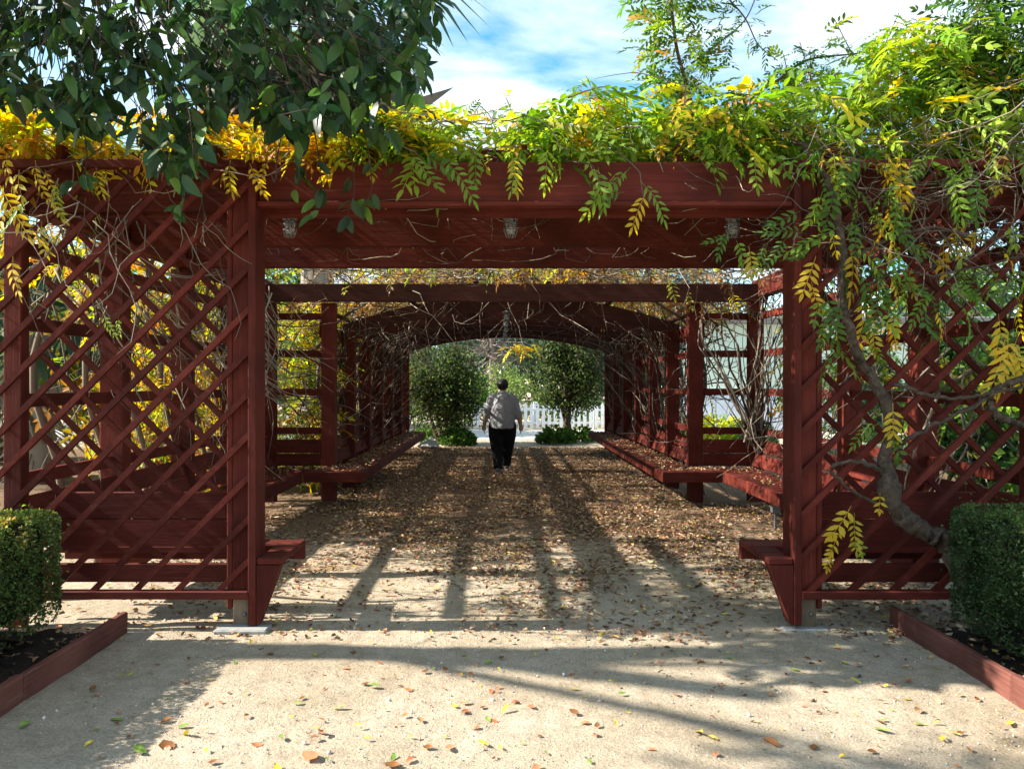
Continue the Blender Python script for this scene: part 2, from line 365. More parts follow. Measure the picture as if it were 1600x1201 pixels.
# ------------------------------------------------------------------ pergola pavilion
YF = 4.82
pav = thing('pergola_pavilion', 'dark red timber pergola pavilion with lattice front and wide opening', 'pergola', (0, 7.4, 0))
JX = 1.687; OX = 3.25
RZs = (.93, 1.44, 1.94, 2.43)
def clip(poly, x0, x1, z0, z1):
    for ax, lim, sg in ((0, x0, 1), (0, x1, -1), (1, z0, 1), (1, z1, -1)):
        out = []
        for i in range(len(poly)):
            a, b_ = poly[i], poly[(i+1) % len(poly)]
            ia = sg*(a[ax]-lim) >= 0; ib = sg*(b_[ax]-lim) >= 0
            if ia: out.append(a)
            if ia != ib:
                t = (lim-a[ax])/(b_[ax]-a[ax]); out.append((a[0]+(b_[0]-a[0])*t, a[1]+(b_[1]-a[1])*t))
        poly = out
        if len(poly) < 3: return None
    return poly
def lattice(sgn):
    xa, xb = sorted((sgn*(JX+.048), sgn*(OX+.06)))
    frame = box('lattice_frame', (xa, xb, YF-.02, YF+.045, .20, .25), RX, pav)
    frame['label'] = 'diagonal lattice on the side of the sunlit bench end' if sgn < 0 else 'diagonal lattice behind the gnarled vine trunk'
    box('rail', (xa, xb, 5.03, 5.07, .25, .37), RX, frame)
    box('top_rail', (xa, xb, YF-.03, YF+.05, 2.90, 2.95), RX, frame)
    sp = .263; w = .036/math.sqrt(2)
    k0 = .439 if sgn < 0 else .19
    xref = sgn*(JX+.048)
    for k in range(-20, 20):                                    # front "/" battens
        c = k0+k*sp
        A, B = (xref-5, c-5), (xref+5, c+5)
        pl = clip([(A[0]+w/1, A[1]), (B[0]+w, B[1]), (B[0]-w, B[1]), (A[0]-w, A[1])], xa, xb, .25, 2.90)
        if pl: 
            j = random.uniform(-.002, .002)
            prism('slat', pl, YF+.0+j, YF+.03+j, 'y', RD, frame)
    xa2, xb2 = sorted((sgn*(JX+.17), sgn*(OX-.05)))
    for k in range(-20, 20):                                    # rear "\" battens
        c = k0+.1+k*sp; A, B = (xref-5, c+5), (xref+5, c-5)
        pl = clip([(A[0]+w, A[1]), (A[0]-w, A[1]), (B[0]-w, B[1]), (B[0]+w, B[1])], xa2, xb2, .825, 2.67)
        if pl: prism('slat', pl, 5.085, 5.11, 'y', RD, frame)
for s in (-1, 1):
    xi, xo = sorted((s*JX, s*(JX+.048)))
    box('jamb', (xi, xo, YF-.012, YF+.19, .035, 2.952), RZ, pav, .004)
    xi, xo = sorted((s*(JX+.052), s*(JX+.165)))
    p = box('post', (xi, xo, YF+.05, YF+.19, .24, 2.94), RZ, pav)
    pb = box('post_base', (xi+.002, xo-.002, YF+.052, YF+.188, .0, .239), BAREZ, p)
    for z in (.09, .19):
        tb = Tubes(); xm = (xi+xo)/2+.02; tb.add([(xm, YF+.056, z), (xm, YF+.040, z)], .014, .012, 8); tb.build('bolt', METAL, p, True)
    xi, xo = sorted((s*(JX+.17), s*(JX+.205)))
    box('post_plank', (xi, xo, YF+.06, YF+.17, .12, 2.93), RZ, pav)
    xi, xo = sorted((s*(OX-.056), s*(OX+.056)))
    box('post', (xi, xo, YF+.05, YF+.14, 0, 2.90), RZ, pav)
    xi, xo = sorted((s*(JX+.21), s*(OX+.06)))
    box('wing_fascia', (xi, xo, 4.972+.05, 5.06, 2.675, 2.945), RX, pav)
    lattice(s)
    # side wall
    ys = [4.94, 6.18, 7.49, 8.80, 10.11]
    for y in ys[1:]:
        xx = 3.25 if y < 10 else 3.2
        xi, xo = sorted((s*(xx-.0925), s*(xx+.0925))); box('post', (xi, xo, y-.07, y+.07, 0, 2.66), RZ, pav)
    for i in range(4):
        for z in RZs:
            xi, xo = sorted((s*3.23, s*3.27)); box('rail', (xi, xo, ys[i]+.075, ys[i+1]-.075, z-.045, z+.045), RY, pav)
    xi, xo = sorted((s*3.18, s*3.32)); box('side_beam', (xi, xo, 5.08, 10.2, 2.672, 2.90), RY, pav)
    # mouth wall
    xi, xo = sorted((s*(2.407-.0925), s*(2.407+.0925))); box('post', (xi, xo, 10.04, 10.18, 0, 2.605), RZ, pav)
    for z in RZs:
        xi, xo = sorted((s*2.503, s*3.105)); box('rail', (xi, xo, 10.09, 10.13, z-.045, z+.045), RX, pav)
box('fascia_beam', (-JX+.001, JX-.001, YF+.04, YF+.085, 2.70, 2.952), RX, pav)
box('trim', (-JX+.001, JX-.001, YF+.01, YF+.09, 2.667, 2.698), RX, pav)
for y, z1 in ((5.13, 2.95), (6.26, 2.94), (7.40, 2.93)):
    box('cross_beam', (-3.17, 3.17, y, y+.09, 2.67, z1), RX, pav)
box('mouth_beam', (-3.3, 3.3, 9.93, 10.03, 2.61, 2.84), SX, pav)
for x in np.linspace(-3.0, 3.0, 7): box('rafter', (x-.022, x+.022, 4.95, 7.6, 2.956, 3.09), RY, pav)
for y in (5.42, 6.0, 6.7, 7.45): box('purlin', (-3.5, 3.5, y, y+.045, 3.093, 3.20), RX, pav)
o = box('footing', (-1.93, -1.60, 4.74, 4.87, -.02, .028), CONC, pav, .012); o['label'] = 'pale concrete pad'
o = box('footing', (1.62, 1.90, 4.79, 4.87, -.02, .014), CONC, pav, .012)

# ------------------------------------------------------------------ arched tunnel
tun = thing('arched_pergola_tunnel', 'long dark red arched pergola tunnel behind the pavilion', 'pergola', (0, 14, 0))
TY = [10.11+1.345*k for k in range(7)]
def arch(y):
    xs = np.linspace(-2.5, 2.5, 21); zb = 2.63-.33*(xs/2.3)**2
    up = zb+.23-.05*(xs/2.5)**2
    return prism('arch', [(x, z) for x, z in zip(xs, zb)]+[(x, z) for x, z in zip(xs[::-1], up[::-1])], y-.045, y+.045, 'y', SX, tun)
for k in range(1, 7):
    y = TY[k]
    for s in (-1, 1):
        xi, xo = sorted((s*(2.407-.0925), s*(2.407+.0925))); box('post', (xi, xo, y-.07, y+.07, 0, 2.34), RZ, tun)
    arch(y)
for k in range(6):
    for s in (-1, 1):
        for z in RZs[:3]:
            xi, xo = sorted((s*2.43, s*2.47)); box('rail', (xi, xo, TY[k]+.075, TY[k+1]-.075, z-.045, z+.045), RY, tun)
for s in (-1, 1):
    xi, xo = sorted((s*2.505, s*2.56)); box('side_beam', (xi, xo, 10.2, TY[6]+.15, 2.16, 2.36), RY, tun)
for x in np.linspace(-2.4, 2.4, 6):
    z = 2.63-.33*(x/2.3)**2+.23-.05*(x/2.5)**2
    box('purlin', (x-.03, x+.03, 10.05, TY[6]+.2, z+.004, z+.045), SY, tun)

# ------------------------------------------------------------------ benches
def bench(label, boards, fasc, backs, brackets, loc):
    r = thing('built_in_bench', label, 'bench', loc, 'built-in benches lining the pergola')
    for b_, m in boards: box('seat_board', b_, m, r, .008)
    for b_, m in fasc: box('fascia', b_, m, r, .006)
    for fn in backs: fn(r)
    for fn in brackets: fn(r)
    return r
def back_y(s, xin, y0, y1):                      # leaning back boards along y
    def f(r):
        for z0, z1 in ((.475, .645), (.652, .82)):
            zc = (z0+z1)/2; xc = s*(xin+.03+.36*(zc-.47))
            box('backrest_board', (xc-.017, xc+.017, y0, y1, z0, z1), RY, r, .005, rot=(0, s*.34, 0))
    return f
def back_x(y, x0, x1, lean=0.0, z00=.475):
    def f(r):
        for z0, z1 in ((z00, .635), (.642, .82)):
            yc = y+.36*((z0+z1)/2-.47)*(1 if lean > 0 else 0)
            box('backrest_board', (x0, x1, yc-.017, yc+.017, z0, z1), RX, r, .005, rot=(-lean, 0, 0))
    return f
def brk_x(s, xw, xt, y):                          # knee bracket from post under seat (in xz)
    return lambda r: prism('bracket', [(s*xw, .05), (s*(xw-.06), .05), (s*xt, .33), (s*xt, .408), (s*xw, .408)], y-.045, y+.045, 'y', RZ, r)
def seat3(x0, x1, y0, y1, along, z=.455):
    out = []; n = 3
    if along == 'y':
        e = np.linspace(x0, x1, n+1); out = [((e[i]+.004, e[i+1]-.004, y0, y1, z-.042, z), RY) for i in range(n)]
    else:
        e = np.linspace(y0, y1, n+1); out = [((x0, x1, e[i]+.004, e[i+1]-.004, z-.042, z), RX) for i in range(n)]
    return out
for s in (-1, 1):
    side = 'sunlit hedge' if s < 0 else 'gnarled vine trunk'
    # front wing bench
    xa, xb = sorted((s*(JX-.165), s*(3.2))); xin = s*(JX-.165)
    # jamb passes through the seat: boards are notched, so split them around the jamb
    bds = []
    e = np.linspace(4.81, 5.36, 4)
    for i in range(3):
        y0, y1 = e[i]+.004, e[i+1]-.004
        if y0 < YF+.19:
            u0, u1 = sorted((s*(JX-.165), s*(JX-.003))); bds.append(((u0, u1, y0, y1, .413, .455), RX))
            if i >= 1:
                u0, u1 = sorted((s*(JX+.212), s*3.15)); bds.append(((u0, u1, max(y0, 5.16), y1, .413, .455), RX)) if y1 > 5.17 else None
        else: bds.append(((min(s*(JX-.165), s*3.15), max(s*(JX-.165), s*3.15), y0, y1, .413, .455), RX))
    def wedge(r, s=s):
        prism('bracket', [(s*(JX-.004), .04), (s*(JX-.02), .04), (s*(JX-.155), .411), (s*(JX-.004), .411)], YF-.006, YF+.08, 'y', RZ, r)
    u0, u1 = sorted((s*(JX+.21), s*3.15))
    bench('bench behind the lattice, its end poking past the jamb %s' % ('with the pale concrete pad' if s < 0 else 'beside the gnarled vine'), bds,
          [((xa, xb-0.0, 5.362, 5.40, .325, .455), RX)] if s > 0 else [((xa, xb, 5.362, 5.40, .325, .455), RX)],
          [back_x(5.18, u0, u1, 0, .44)], [wedge], (s*2.4, 5.1, 0))
    # side bench
    x0, x1 = sorted((s*2.64, s*3.15)); f0, f1 = sorted((s*2.60, s*2.638))
    bench('bench along the pavilion side wall, %s' % ('yellow-leaved vine behind it' if s < 0 else 'pale mint building behind it'), seat3(x0, x1, 5.42, 9.60, 'y'), [((f0, f1, 5.402, 9.50, .325, .455), RY)],
          [back_y(s, 3.1, a+.08, b_-.08) for a, b_ in zip(ys[:-1], ys[1:])], [brk_x(s, 3.15, 2.68, y) for y in ys[1:4]], (s*2.9, 7.5, 0))
    # mouth wall bench
    x0, x1 = sorted((s*1.852, s*2.598)); u0, u1 = sorted((s*2.505, s*3.1))
    x2 = sorted((s*1.89, s*3.15))
    bench('short bench facing the front opening at the tunnel mouth, %s' % ('beside the yellow-leaved wall' if s < 0 else 'under leaning bare vine stems'), seat3(x2[0], x2[1], 9.604, 10.02, 'x'), [((x0, x1, 9.505, 9.60, .325, .455), RX)],
          [back_x(10.05, u0, u1, .0)], [], (s*2.3, 9.8, 0))
    # tunnel bench
    x0, x1 = sorted((s*1.892, s*2.31)); f0, f1 = sorted((s*1.852, s*1.89))
    bench('long bench down the tunnel under %s' % ('leafier wall with the rock at its far end' if s < 0 else 'the sunlit red back boards'), seat3(x0, x1, 10.03, 17.5, 'y'), [((f0, f1, 9.602, 17.5, .325, .455), RY)],
          [back_y(s, 2.33, TY[k]+.08, TY[k+1]-.08) for k in range(6) if TY[k+1] < 18.5], [brk_x(s, 2.31, 1.93, y+.1) for y in TY[1:6]], (s*2.1, 13.7, 0))
# ------------------------------------------------------------------ lamps
def lamp(loc, label, group):
    x, y, z = loc; r = thing('cage_lamp', label, 'lamp', (x, y, z), group)
    t = Tubes(); t.add([(x, y, z), (x, y, z-.03)], .05, .05, 12); t.build('base', METAL, r)
    t = Tubes(); t.add([(x, y, z-.03), (x, y, z-.09), (x, y, z-.125), (x, y, z-.14)], [.036, .036, .028, .008], None, 12); t.build('glass_jar', GLASS, r)
    t = Tubes()
    for a in range(6):
        c, s_ = math.cos(a*math.pi/3), math.sin(a*math.pi/3)
        t.add([(x+.045*c, y+.045*s_, z-.028), (x+.046*c, y+.046*s_, z-.1), (x+.03*c, y+.03*s_, z-.145), (x, y, z-.152)], .003, .003, 4)
    for zz in (.06, .1): t.add([(x+.046*math.cos(q), y+.046*math.sin(q), z-zz) for q in np.linspace(0, 6.283, 13)], .003, .003, 4)
    t.build('wire_cage', METAL, r)
for px, lb in ((453, 'caged jar lamp on the cross beam, close to the jamb with the concrete pad'), (798, 'caged jar lamp on the cross beam, over the middle of the opening'), (1145, 'caged jar lamp on the cross beam, near the leafy vine')):
    lamp((P(px, 338, 5.27)[0], 5.27, 2.70), lb, 'caged lamps under the front cross beams')
    box('lamp_bracket', (P(px, 338, 5.27)[0]-.05, P(px, 338, 5.27)[0]+.05, 5.222, 5.32, 2.702, 2.72), METAL, pav)
for k in range(1, 6): lamp((-.06, TY[k]-.02, 2.628), 'caged jar lamp hanging under the crown of a tunnel arch', 'caged lamps along the tunnel ceiling')
eb = thing('electrical_box', 'small pale metal electrical box below the side bench', 'electrical box', tuple(P(1211, 812, 8.17)))
c = P(1211, 790, 8.17); box('housing', (c[0]-.045, c[0]+.045, 8.13, 8.19, c[2]-.07, c[2]+.07), METAL, eb); box('conduit', (c[0]-.012, c[0]+.012, 8.15, 8.174, 0, c[2]-.071), METAL, eb); box('conduit', (c[0]-.012, c[0]+.012, 8.15, 8.174, c[2]+.071, .41), METAL, eb)

# ------------------------------------------------------------------ edging boards, hedges, rock
for x, y0, y1, lb in ((-2.50, 2.3, 4.80, 'worn red timber edging board below the sunlit hedge'), (2.36, 2.3, 4.92, 'worn red timber edging board below the hedge beside the gnarled vine')):
    e = thing('edging_board', lb, 'edging', (x, (y0+y1)/2, 0))
    ym = y0+1.45; box('board', (x-.022, x+.022, y0, ym-.002, -.02, .135), EDGE, e, .008); box('board', (x-.022, x+.022, ym+.002, y1, -.02, .128), EDGE, e, .008, rot=(0, .02, .004))
def hedge(x0, x1, y0, y1, z0, z1, label, cols, wts):
    r = thing('clipped_hedge', label, 'hedge', ((x0+x1)/2, (y0+y1)/2, 0))
    lv = Leaves(); n = 75000
    A = np.array([(y1-y0)*(z1-z0), (y1-y0)*(z1-z0), (x1-x0)*(z1-z0), (x1-x0)*(z1-z0), (x1-x0)*(y1-y0)]); f = rng.choice(5, n, p=A/A.sum())
    u = rng.random(n); v = rng.random(n); p = np.zeros((n, 3)); nr = np.zeros((n, 3))
    for k in range(5):
        m = f == k
        if k < 2: p[m] = np.stack([np.full(m.sum(), (x0, x1)[k]), y0+u[m]*(y1-y0), z0+v[m]*(z1-z0)], 1); nr[m, 0] = (-1, 1)[k]
        elif k < 4: p[m] = np.stack([x0+u[m]*(x1-x0), np.full(m.sum(), (y0, y1)[k-2]), z0+v[m]*(z1-z0)], 1); nr[m, 1] = (-1, 1)[k-2]
        else: p[m] = np.stack([x0+u[m]*(x1-x0), y0+v[m]*(y1-y0), np.full(m.sum(), z1)], 1); nr[m, 2] = 1
    lump = .03*(np.sin(p[:, 0]*13+p[:, 2]*9)+np.sin(p[:, 1]*11+p[:, 2]*14+1)+np.sin(p[:, 0]*21-p[:, 1]*17))
    rr = np.minimum.reduce([p[:, 0]-x0, x1-p[:, 0]])*0
    p += nr*(lump+rng.normal(0, .022, n)-.01)[:, None]
    cen = np.array([(x0+x1)/2, (y0+y1)/2, (z0+z1)/2]); half = np.array([(x1-x0)/2, (y1-y0)/2, (z1-z0)/2])
    q = (p-cen)/half; ln = (np.abs(q)**16).sum(1)**(1/16); p = cen+half*q/np.maximum(ln, 1)[:, None]    # rounded corners
    low = np.clip((z0+.18-p[:, 2])/.18, 0, 1); keep = rng.random(n) > low*.5
    d = nr*.6+rng.normal(0, .7, (n, 3)); R = frames(d, nr, .8)
    c = palette(n, cols, wts, .28)*np.where(nr[:, 2:] > .5, np.array([[1.9, 1.6, 1.2]]), 1)  # top leaves tinted brighter, painting sun onto the hedge top
    bp = np.sin(p[:, 0]*6+1)+np.sin(p[:, 1]*7+p[:, 2]*5)+np.sin(p[:, 2]*9+p[:, 0]*4) > 1.7; c[bp & (rng.random(n) < .4)] *= np.array([1.5, .8, .7]); gap = (np.sin(p[:, 0]*23+p[:, 2]*19)+np.sin(p[:, 1]*27-p[:, 2]*21)+np.sin(p[:, 2]*31+p[:, 1]*13) > 1.5); keep &= ~(gap & (rng.random(n) < .75)); st = rng.random(n) < .012; p[st] += nr[st]*rng.uniform(.02, .07, (st.sum(), 1))
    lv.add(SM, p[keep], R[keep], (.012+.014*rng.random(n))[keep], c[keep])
    lv.build('foliage', LEAF, r)
    m_, Vv = 10, []
    tw = Tubes()
    for _ in range(260):
        a = np.array([rng.uniform(x0+.15, x1-.15), rng.uniform(y0+.12, y1-.12), .05]); b2 = np.array([rng.uniform(x0+.04, x1-.04), rng.uniform(y0+.04, y1-.04), rng.uniform(z0+.1, z1-.03)])
        tw.add(curve([a, (a+b2)/2+rng.normal(0, .05, 3), b2], 5), .012, .004, 4, (.06, .045, .03))
    tw.build('twigs', TWIG, r)
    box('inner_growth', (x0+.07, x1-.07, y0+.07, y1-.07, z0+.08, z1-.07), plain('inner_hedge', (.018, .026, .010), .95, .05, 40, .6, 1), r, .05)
hedge(-3.9, -2.76, 2.7, 4.62, .14, .80, 'box-shaped clipped hedge with sunlit yellow-green top by the lattice', [(.095, .145, .04), (.16, .20, .055), (.05, .075, .024)], [5, 3, 3])
hedge(2.50, 3.9, 2.7, 4.60, .14, .84, 'dark clipped hedge from which a gnarled vine trunk rises', [(.055, .10, .035), (.085, .14, .05), (.035, .06, .022)], [5, 2, 3])
rc = P(672, 700, 18.3); V = []; n = 14
import bmesh
def rock(name, loc, s, label):
    bm = bmesh.new(); bmesh.ops.create_icosphere(bm, subdivisions=2, radius=1)
    for v in bm.verts:
        k = 1+.25*math.sin(v.co.x*4+v.co.y*3)+.2*math.sin(v.co.z*5+1)+random.uniform(-.1, .1); v.co = Vector((v.co.x*s[0]*k, v.co.y*s[1]*k, max(v.co.z, -.3)*s[2]*k*(1.35-.5*abs(v.co.x))))
    me = bpy.data.meshes.new(name); bm.to_mesh(me); bm.free(); me.materials.append(ROCKM); tag(obj(name, me, None, loc), label, 'rock')
rock('rock', (rc[0], 18.3, .06), (.22, .2, .18), 'grey pointed rock on the ground at the end of the bench')

# ------------------------------------------------------------------ vines
GT = [(.30, .25, .19), (.20, .155, .115), (.12, .085, .06), (.4, .34, .27)]
def tcol(): return np.array(GT[rng.integers(4)])*rng.uniform(.45, 1.0)
def pin_leaves(lv, pts, cols, dirs=None, sc=(.85, 1.35)):
    n = len(pts); 
    if dirs is None:
        a = rng.uniform(0, 6.283, n); dirs = np.stack([np.cos(a), np.sin(a), rng.normal(-.15, .4, n)], 1)
    R = frames(dirs, np.tile([0, 0, 1.0], (n, 1)), .35); k = rng.integers(0, 8, n); s = rng.uniform(*sc, n)
    for i in range(8): m = k == i; lv.add(PIN[i], pts[m], R[m], s[m], cols[m])
OUTL = np.array([(-200, 185), (0, 188), (200, 190), (440, 205), (560, 225), (640, 196), (720, 196), (780, 190), (850, 174), (920, 162), (1000, 180), (1100, 176), (1180, 152), (1250, 122), (1330, 76), (1420, 52), (1500, 60), (1600, 15), (1750, 5)], dtype=float)
def ztop(x, y=5.5): return CH+(VY-np.interp((x-CX)*F/y+VX, OUTL[:, 0], OUTL[:, 1]))*y/F
vineL = thing('wisteria_vine', 'vine with yellow autumn leaves over the lattice by the sunlit hedge', 'vine', (-3.4, 5.6, 0))
vineM = thing('wisteria_vine', 'leafy lime green vine sprawling over the middle of the pavilion roof', 'vine', (-.2, 5.8, 2.95))
vineR = thing('wisteria_vine', 'vine with thick gnarled trunk climbing the lattice from the hedge', 'vine', (2.55, 4.72, 0))
vineTL = thing('bare_vine', 'bare tangled vine over the tunnel, on its leafier yellow side', 'vine', (-2.6, 14, 0))
vineTR = thing('bare_vine', 'bare tangled vine stems over the tunnel, on the mint building side', 'vine', (2.6, 14, 0))
def roof_leaves(n, x0, x1, cols, wts, y0=4.92, y1=7.6):
    x = rng.uniform(x0, x1, n); y = y0+(y1-y0)*rng.random(n)**2.2
    zt = np.minimum(ztop(x), 4.6); zt = 3.0+(zt-3.0)*np.interp(y, [4.7, 5.1, 7.3], [.45, 1, .75]); lo = np.where(y < 4.95, 2.86, 3.0)
    z = lo+(zt-lo)*rng.random(n)**.8
    cl = np.sin(x*3.1+y*2.3)+np.sin(x*5.3-y*4.1+2)+.8*np.sin(z*7+x*2)
    keep = (rng.random(n) < np.clip(.62+.3*cl, .12, 1)) & ((z > 3.02) | ((y < 5.02) & (np.sin(x*4.3)+np.sin(x*9+1) > 1.1) & (np.interp((x-CX)*F/y+VX, [430, 440, 610, 620, 700, 720, 790, 800, 1020, 1030, 1230, 1240], [1, 0, 0, 1, 1, 0, 0, 1, 1, 0, 0, 1]) > .5))) & ((y < 5.25) | (z > 3.2))
    return np.stack([x, y, z], 1)[keep], palette(keep.sum(), cols, wts)
def roof_twigs(tb, n, x0, x1, y0=4.85, y1=8.2, zmax=.3):
    for _ in range(n):
        s = (rng.uniform(x0, x1), rng.uniform(y0, y1), 3.0+abs(rng.normal(0, zmax*.8))); a = rng.uniform(0, 6.283)
        w_ = walk(s, (math.cos(a), math.sin(a), rng.normal(0, .2)), rng.uniform(.6, 1.6), 9, .33, .03)
        w_[:, 2] = np.minimum(w_[:, 2], np.minimum(ztop(w_[:, 0]), 4.6)-.08-.12*rng.random()); w_[:, 2] = np.maximum(w_[:, 2], 2.7)
        tb.add(w_, rng.uniform(.003, .009), .0015, 4, tcol())
# left
tb = Tubes(); roof_twigs(tb, 170, -3.7, -1.0)
for _ in range(120):                                            # hanging twigs on the side wall
    s = (-3.35+rng.normal(0, .08), rng.uniform(5.2, 10), rng.uniform(2.2, 3.0)); tb.add(walk(s, (rng.normal(.1, .3), rng.normal(0, .4), -1), rng.uniform(.8, 2.2), 8, .25), rng.uniform(.004, .012), .002, 4, tcol())
for _ in range(110):                                            # pale bundle by the rear posts
    s = (-3.1+rng.normal(0, .15), rng.uniform(7.6, 9.8), rng.uniform(1.6, 2.75)); tb.add(walk(s, (rng.normal(0, .3), rng.normal(0, .3), -1), rng.uniform(.6, 1.6), 8, .2), rng.uniform(.003, .008), .002, 4, np.array((.36, .31, .25))*rng.uniform(.6, 1.2))
for _ in range(34):                                             # fine dead twigs over the lattice
    s = (rng.uniform(-3.4, -1.9), rng.uniform(4.7, 4.8), rng.uniform(2.5, 3.0)); tb.add(walk(s, (rng.normal(0, .7), rng.normal(-.05, .1), -.8), rng.uniform(.4, 1.1), 9, .33), .004, .0015, 4, tcol())
for k in range(7):
    y = 5.5+.68*k; tb.add(curve([(-3.42, y, 0), (-3.38, y+.15, .8), (-3.45, y-.1, 1.6), (-3.36, y+.1, 2.4), (-3.2, y, 3.0)], 14), .03, .016, 6, (.15, .11, .08))
tb.build('twigs', TWIG, vineL)['kind'] = 'stuff'
lv = Leaves(); YC = [YEL, ORG, (.45, .45, .04), LIME, BRN]
p, c = roof_leaves(2300, -3.9, -.75, YC, [6, 2.4, 3, 2.2, .7]); pin_leaves(lv, p, c)
n = 1000; x = -3.5-abs(rng.normal(0, .35, n)); y = rng.uniform(4.9, 10.5, n); z = rng.uniform(.15, 3.1, n); k = (np.sin(y*4)+np.sin(z*5+y*2)+rng.normal(0, .5, n) > .1) & ((y > 6.9) | (z > 2.25) | (rng.random(n) < .12))
pin_leaves(lv, np.stack([x, y, z], 1)[k], palette(k.sum(), YC, [5, 3, 3, 2, 3]))
lv.build('foliage', LEAF, vineL)
lv = Leaves(); n = 900; y = rng.uniform(7.3, 10.4, n); z = rng.uniform(.9, 3.0, n); pin_leaves(lv, np.stack([-3.45-abs(rng.normal(0, .3, n)), y, z], 1), palette(n, YC+[GREEN], [3, 2, 3, 2, 3, 3])); lv.build('foliage', LEAF, vineL)  # extra leaf band on the outer wall, added to dapple the sunlight inside
# middle
tb = Tubes(); roof_twigs(tb, 230, -1.2, 1.4)
lv = Leaves(); MC = [LIME, (.15, .26, .028), GREEN, (.42, .42, .04), YEL, ORG]
p, c = roof_leaves(1900, -1.1, 1.3, MC, [6, 4, 1.5, 2.5, 1.8, .5]); pin_leaves(lv, p, c)
def shoot(tb, lv, ctrl, n, cols, wts, r=.012, spread=.12, sc=(.6, .95), m=30):
    c = curve(ctrl, m); tb.add(c, r, .003, 5, (.09, .06, .04))
    i = rng.random(n); p = np.array([c[int(q*(m-1))] for q in i])+rng.normal(0, spread*.3, (n, 3))
    a = rng.uniform(0, 6.283, n); d = np.stack([np.cos(a), np.sin(a), rng.normal(.1, .5, n)], 1)
    pin_leaves(lv, p+d*spread*.2, palette(n, cols, wts), d, sc)
tb.build('twigs', TWIG, vineM)['kind'] = 'stuff'; lv.build('foliage', LEAF, vineM)
# right
tb = Tubes(); roof_twigs(tb, 320, 1.0, 3.9, 4.75, 8.2, .35)
for _ in range(460):
    s = (rng.uniform(1.9, 3.9), rng.choice([rng.uniform(4.62, 4.78), rng.uniform(5.15, 5.9)]), rng.uniform(2.35, 3.15)); a = rng.uniform(0, 6.283)
    tb.add(walk(s, (math.cos(a), .2*math.sin(a), rng.normal(-.35, .4)), rng.uniform(.4, 1.1), 11, .34), rng.uniform(.002, .005), .001, 4, np.array(tcol())*.55)
for _ in range(130):
    s = (3.3+rng.normal(0, .12), rng.uniform(5.2, 10), rng.uniform(1.2, 3.0)); tb.add(walk(s, (rng.normal(0, .3), rng.normal(0, .4), -1), rng.uniform(.8, 2.0), 8, .25), rng.uniform(.005, .014), .002, 4, np.array(tcol())*.7)
for _ in range(26):                                              # bundle at the right rear post
    s = (3.15+rng.normal(0, .07), 9.85+rng.normal(0, .08), rng.uniform(.6, 1.2)); tb.add(walk(s, (rng.normal(0, .12), rng.normal(0, .1), 1), rng.uniform(.8, 2.0), 9, .12), rng.uniform(.008, .018), .004, 5, tcol())
for k in range(5): tb.add(curve([P(1195-4*k, 690, 9.8), P(1160-9*k+rng.uniform(-8, 8), 600, 9.8+rng.normal(0, .06)), P(1135-9*k+rng.uniform(-14, 14), 530, 9.85+rng.normal(0, .06)), P(1110+rng.uniform(-40, 30), 460, 10.0), P(1090+rng.uniform(-60, 60), 425, 10.3)], 16)+rng.normal(0, .016, (16, 3)), rng.uniform(.008, .02), .006, 5, np.array(tcol())*.8)
tb.build('twigs', TWIG, vineR)['kind'] = 'stuff'
tr = Tubes(); D = 4.70
tpath = curve([(2.75, 4.55, .05), P(1490, 870, 4.62), P(1462, 838, 4.66), P(1425, 818, 4.7), P(1394, 785, D), P(1383, 720, D), P(1394, 660, D+.02), P(1368, 600, D), P(1338, 548, D-.02), P(1316, 480, D), P(1318, 400, D), P(1306, 330, D), P(1288, 270, D), P(1240, 215, D+.2)], 90)+rng.normal(0, .006, (90, 3))
rad = np.interp(np.arange(90), [0, 25, 34, 55, 90], [.062, .055, .036, .026, .013])*np.exp(rng.normal(0, .10, 90)); rad[28:32] *= 1.35
tr.add(tpath, rad, None, 10)
for q in range(3):
    ph = q*2.1; k0 = (24, 30, 40)[q]; th = np.arange(90)*.13+ph; off = np.stack([np.cos(th), np.sin(th)*.8, 0*th], 1)*(rad*.95)[:, None]; tr.add((tpath+off)[k0:], .013, .006, 6)
tr.build('trunk', BARK, vineR)
def stem(ctrl, r0, r1): 
    t = Tubes(); t.add(curve(ctrl, 36)+rng.normal(0, .005, (36, 3)), np.linspace(r0, r1, 36)*np.exp(rng.normal(0, .1, 36)), None, 7); t.build('stem', BARK, vineR)
stem([P(1385, 740, D-.02), P(1340, 720, D-.04), P(1300, 735, D-.04), P(1345, 775, D-.02), P(1392, 792, D)], .016, .008)
stem([P(1392, 705, D), P(1450, 668, D-.03), P(1530, 630, D-.03), P(1570, 600, D), P(1680, 560, D)], .014, .012)
stem([P(1680, 700, D), P(1600, 665, D), P(1560, 650, D-.03), P(1548, 620, D-.03), P(1590, 596, D-.02), P(1690, 610, D)], .024, .018)
stem([P(1400, 600, D), P(1480, 622, D-.03), P(1560, 612, D-.03), P(1680, 590, D)], .012, .01)
stem([P(1315, 420, D), P(1375, 380, D-.04), P(1460, 355, D-.05), P(1540, 375, D-.04), P(1680, 345, D)], .012, .007)
stem([P(1318, 470, D), P(1400, 425, D-.03), P(1470, 430, D-.03), P(1600, 400, D)], .01, .006)
tb = Tubes(); lv = Leaves(); RC = [(.17, .28, .035), GREEN, LIME, (.05, .11, .02), YEL, (.36, .22, .05)]
p, c = roof_leaves(2600, 1.2, 4.2, RC, [5, 2.5, 5, 1.2, 1.5, .5]); pin_leaves(lv, p, c)
SHC = ([(.1, .18, .03), (.05, .11, .02), LIME, (.3, .2, .06)], [4, 4, 2, 1])
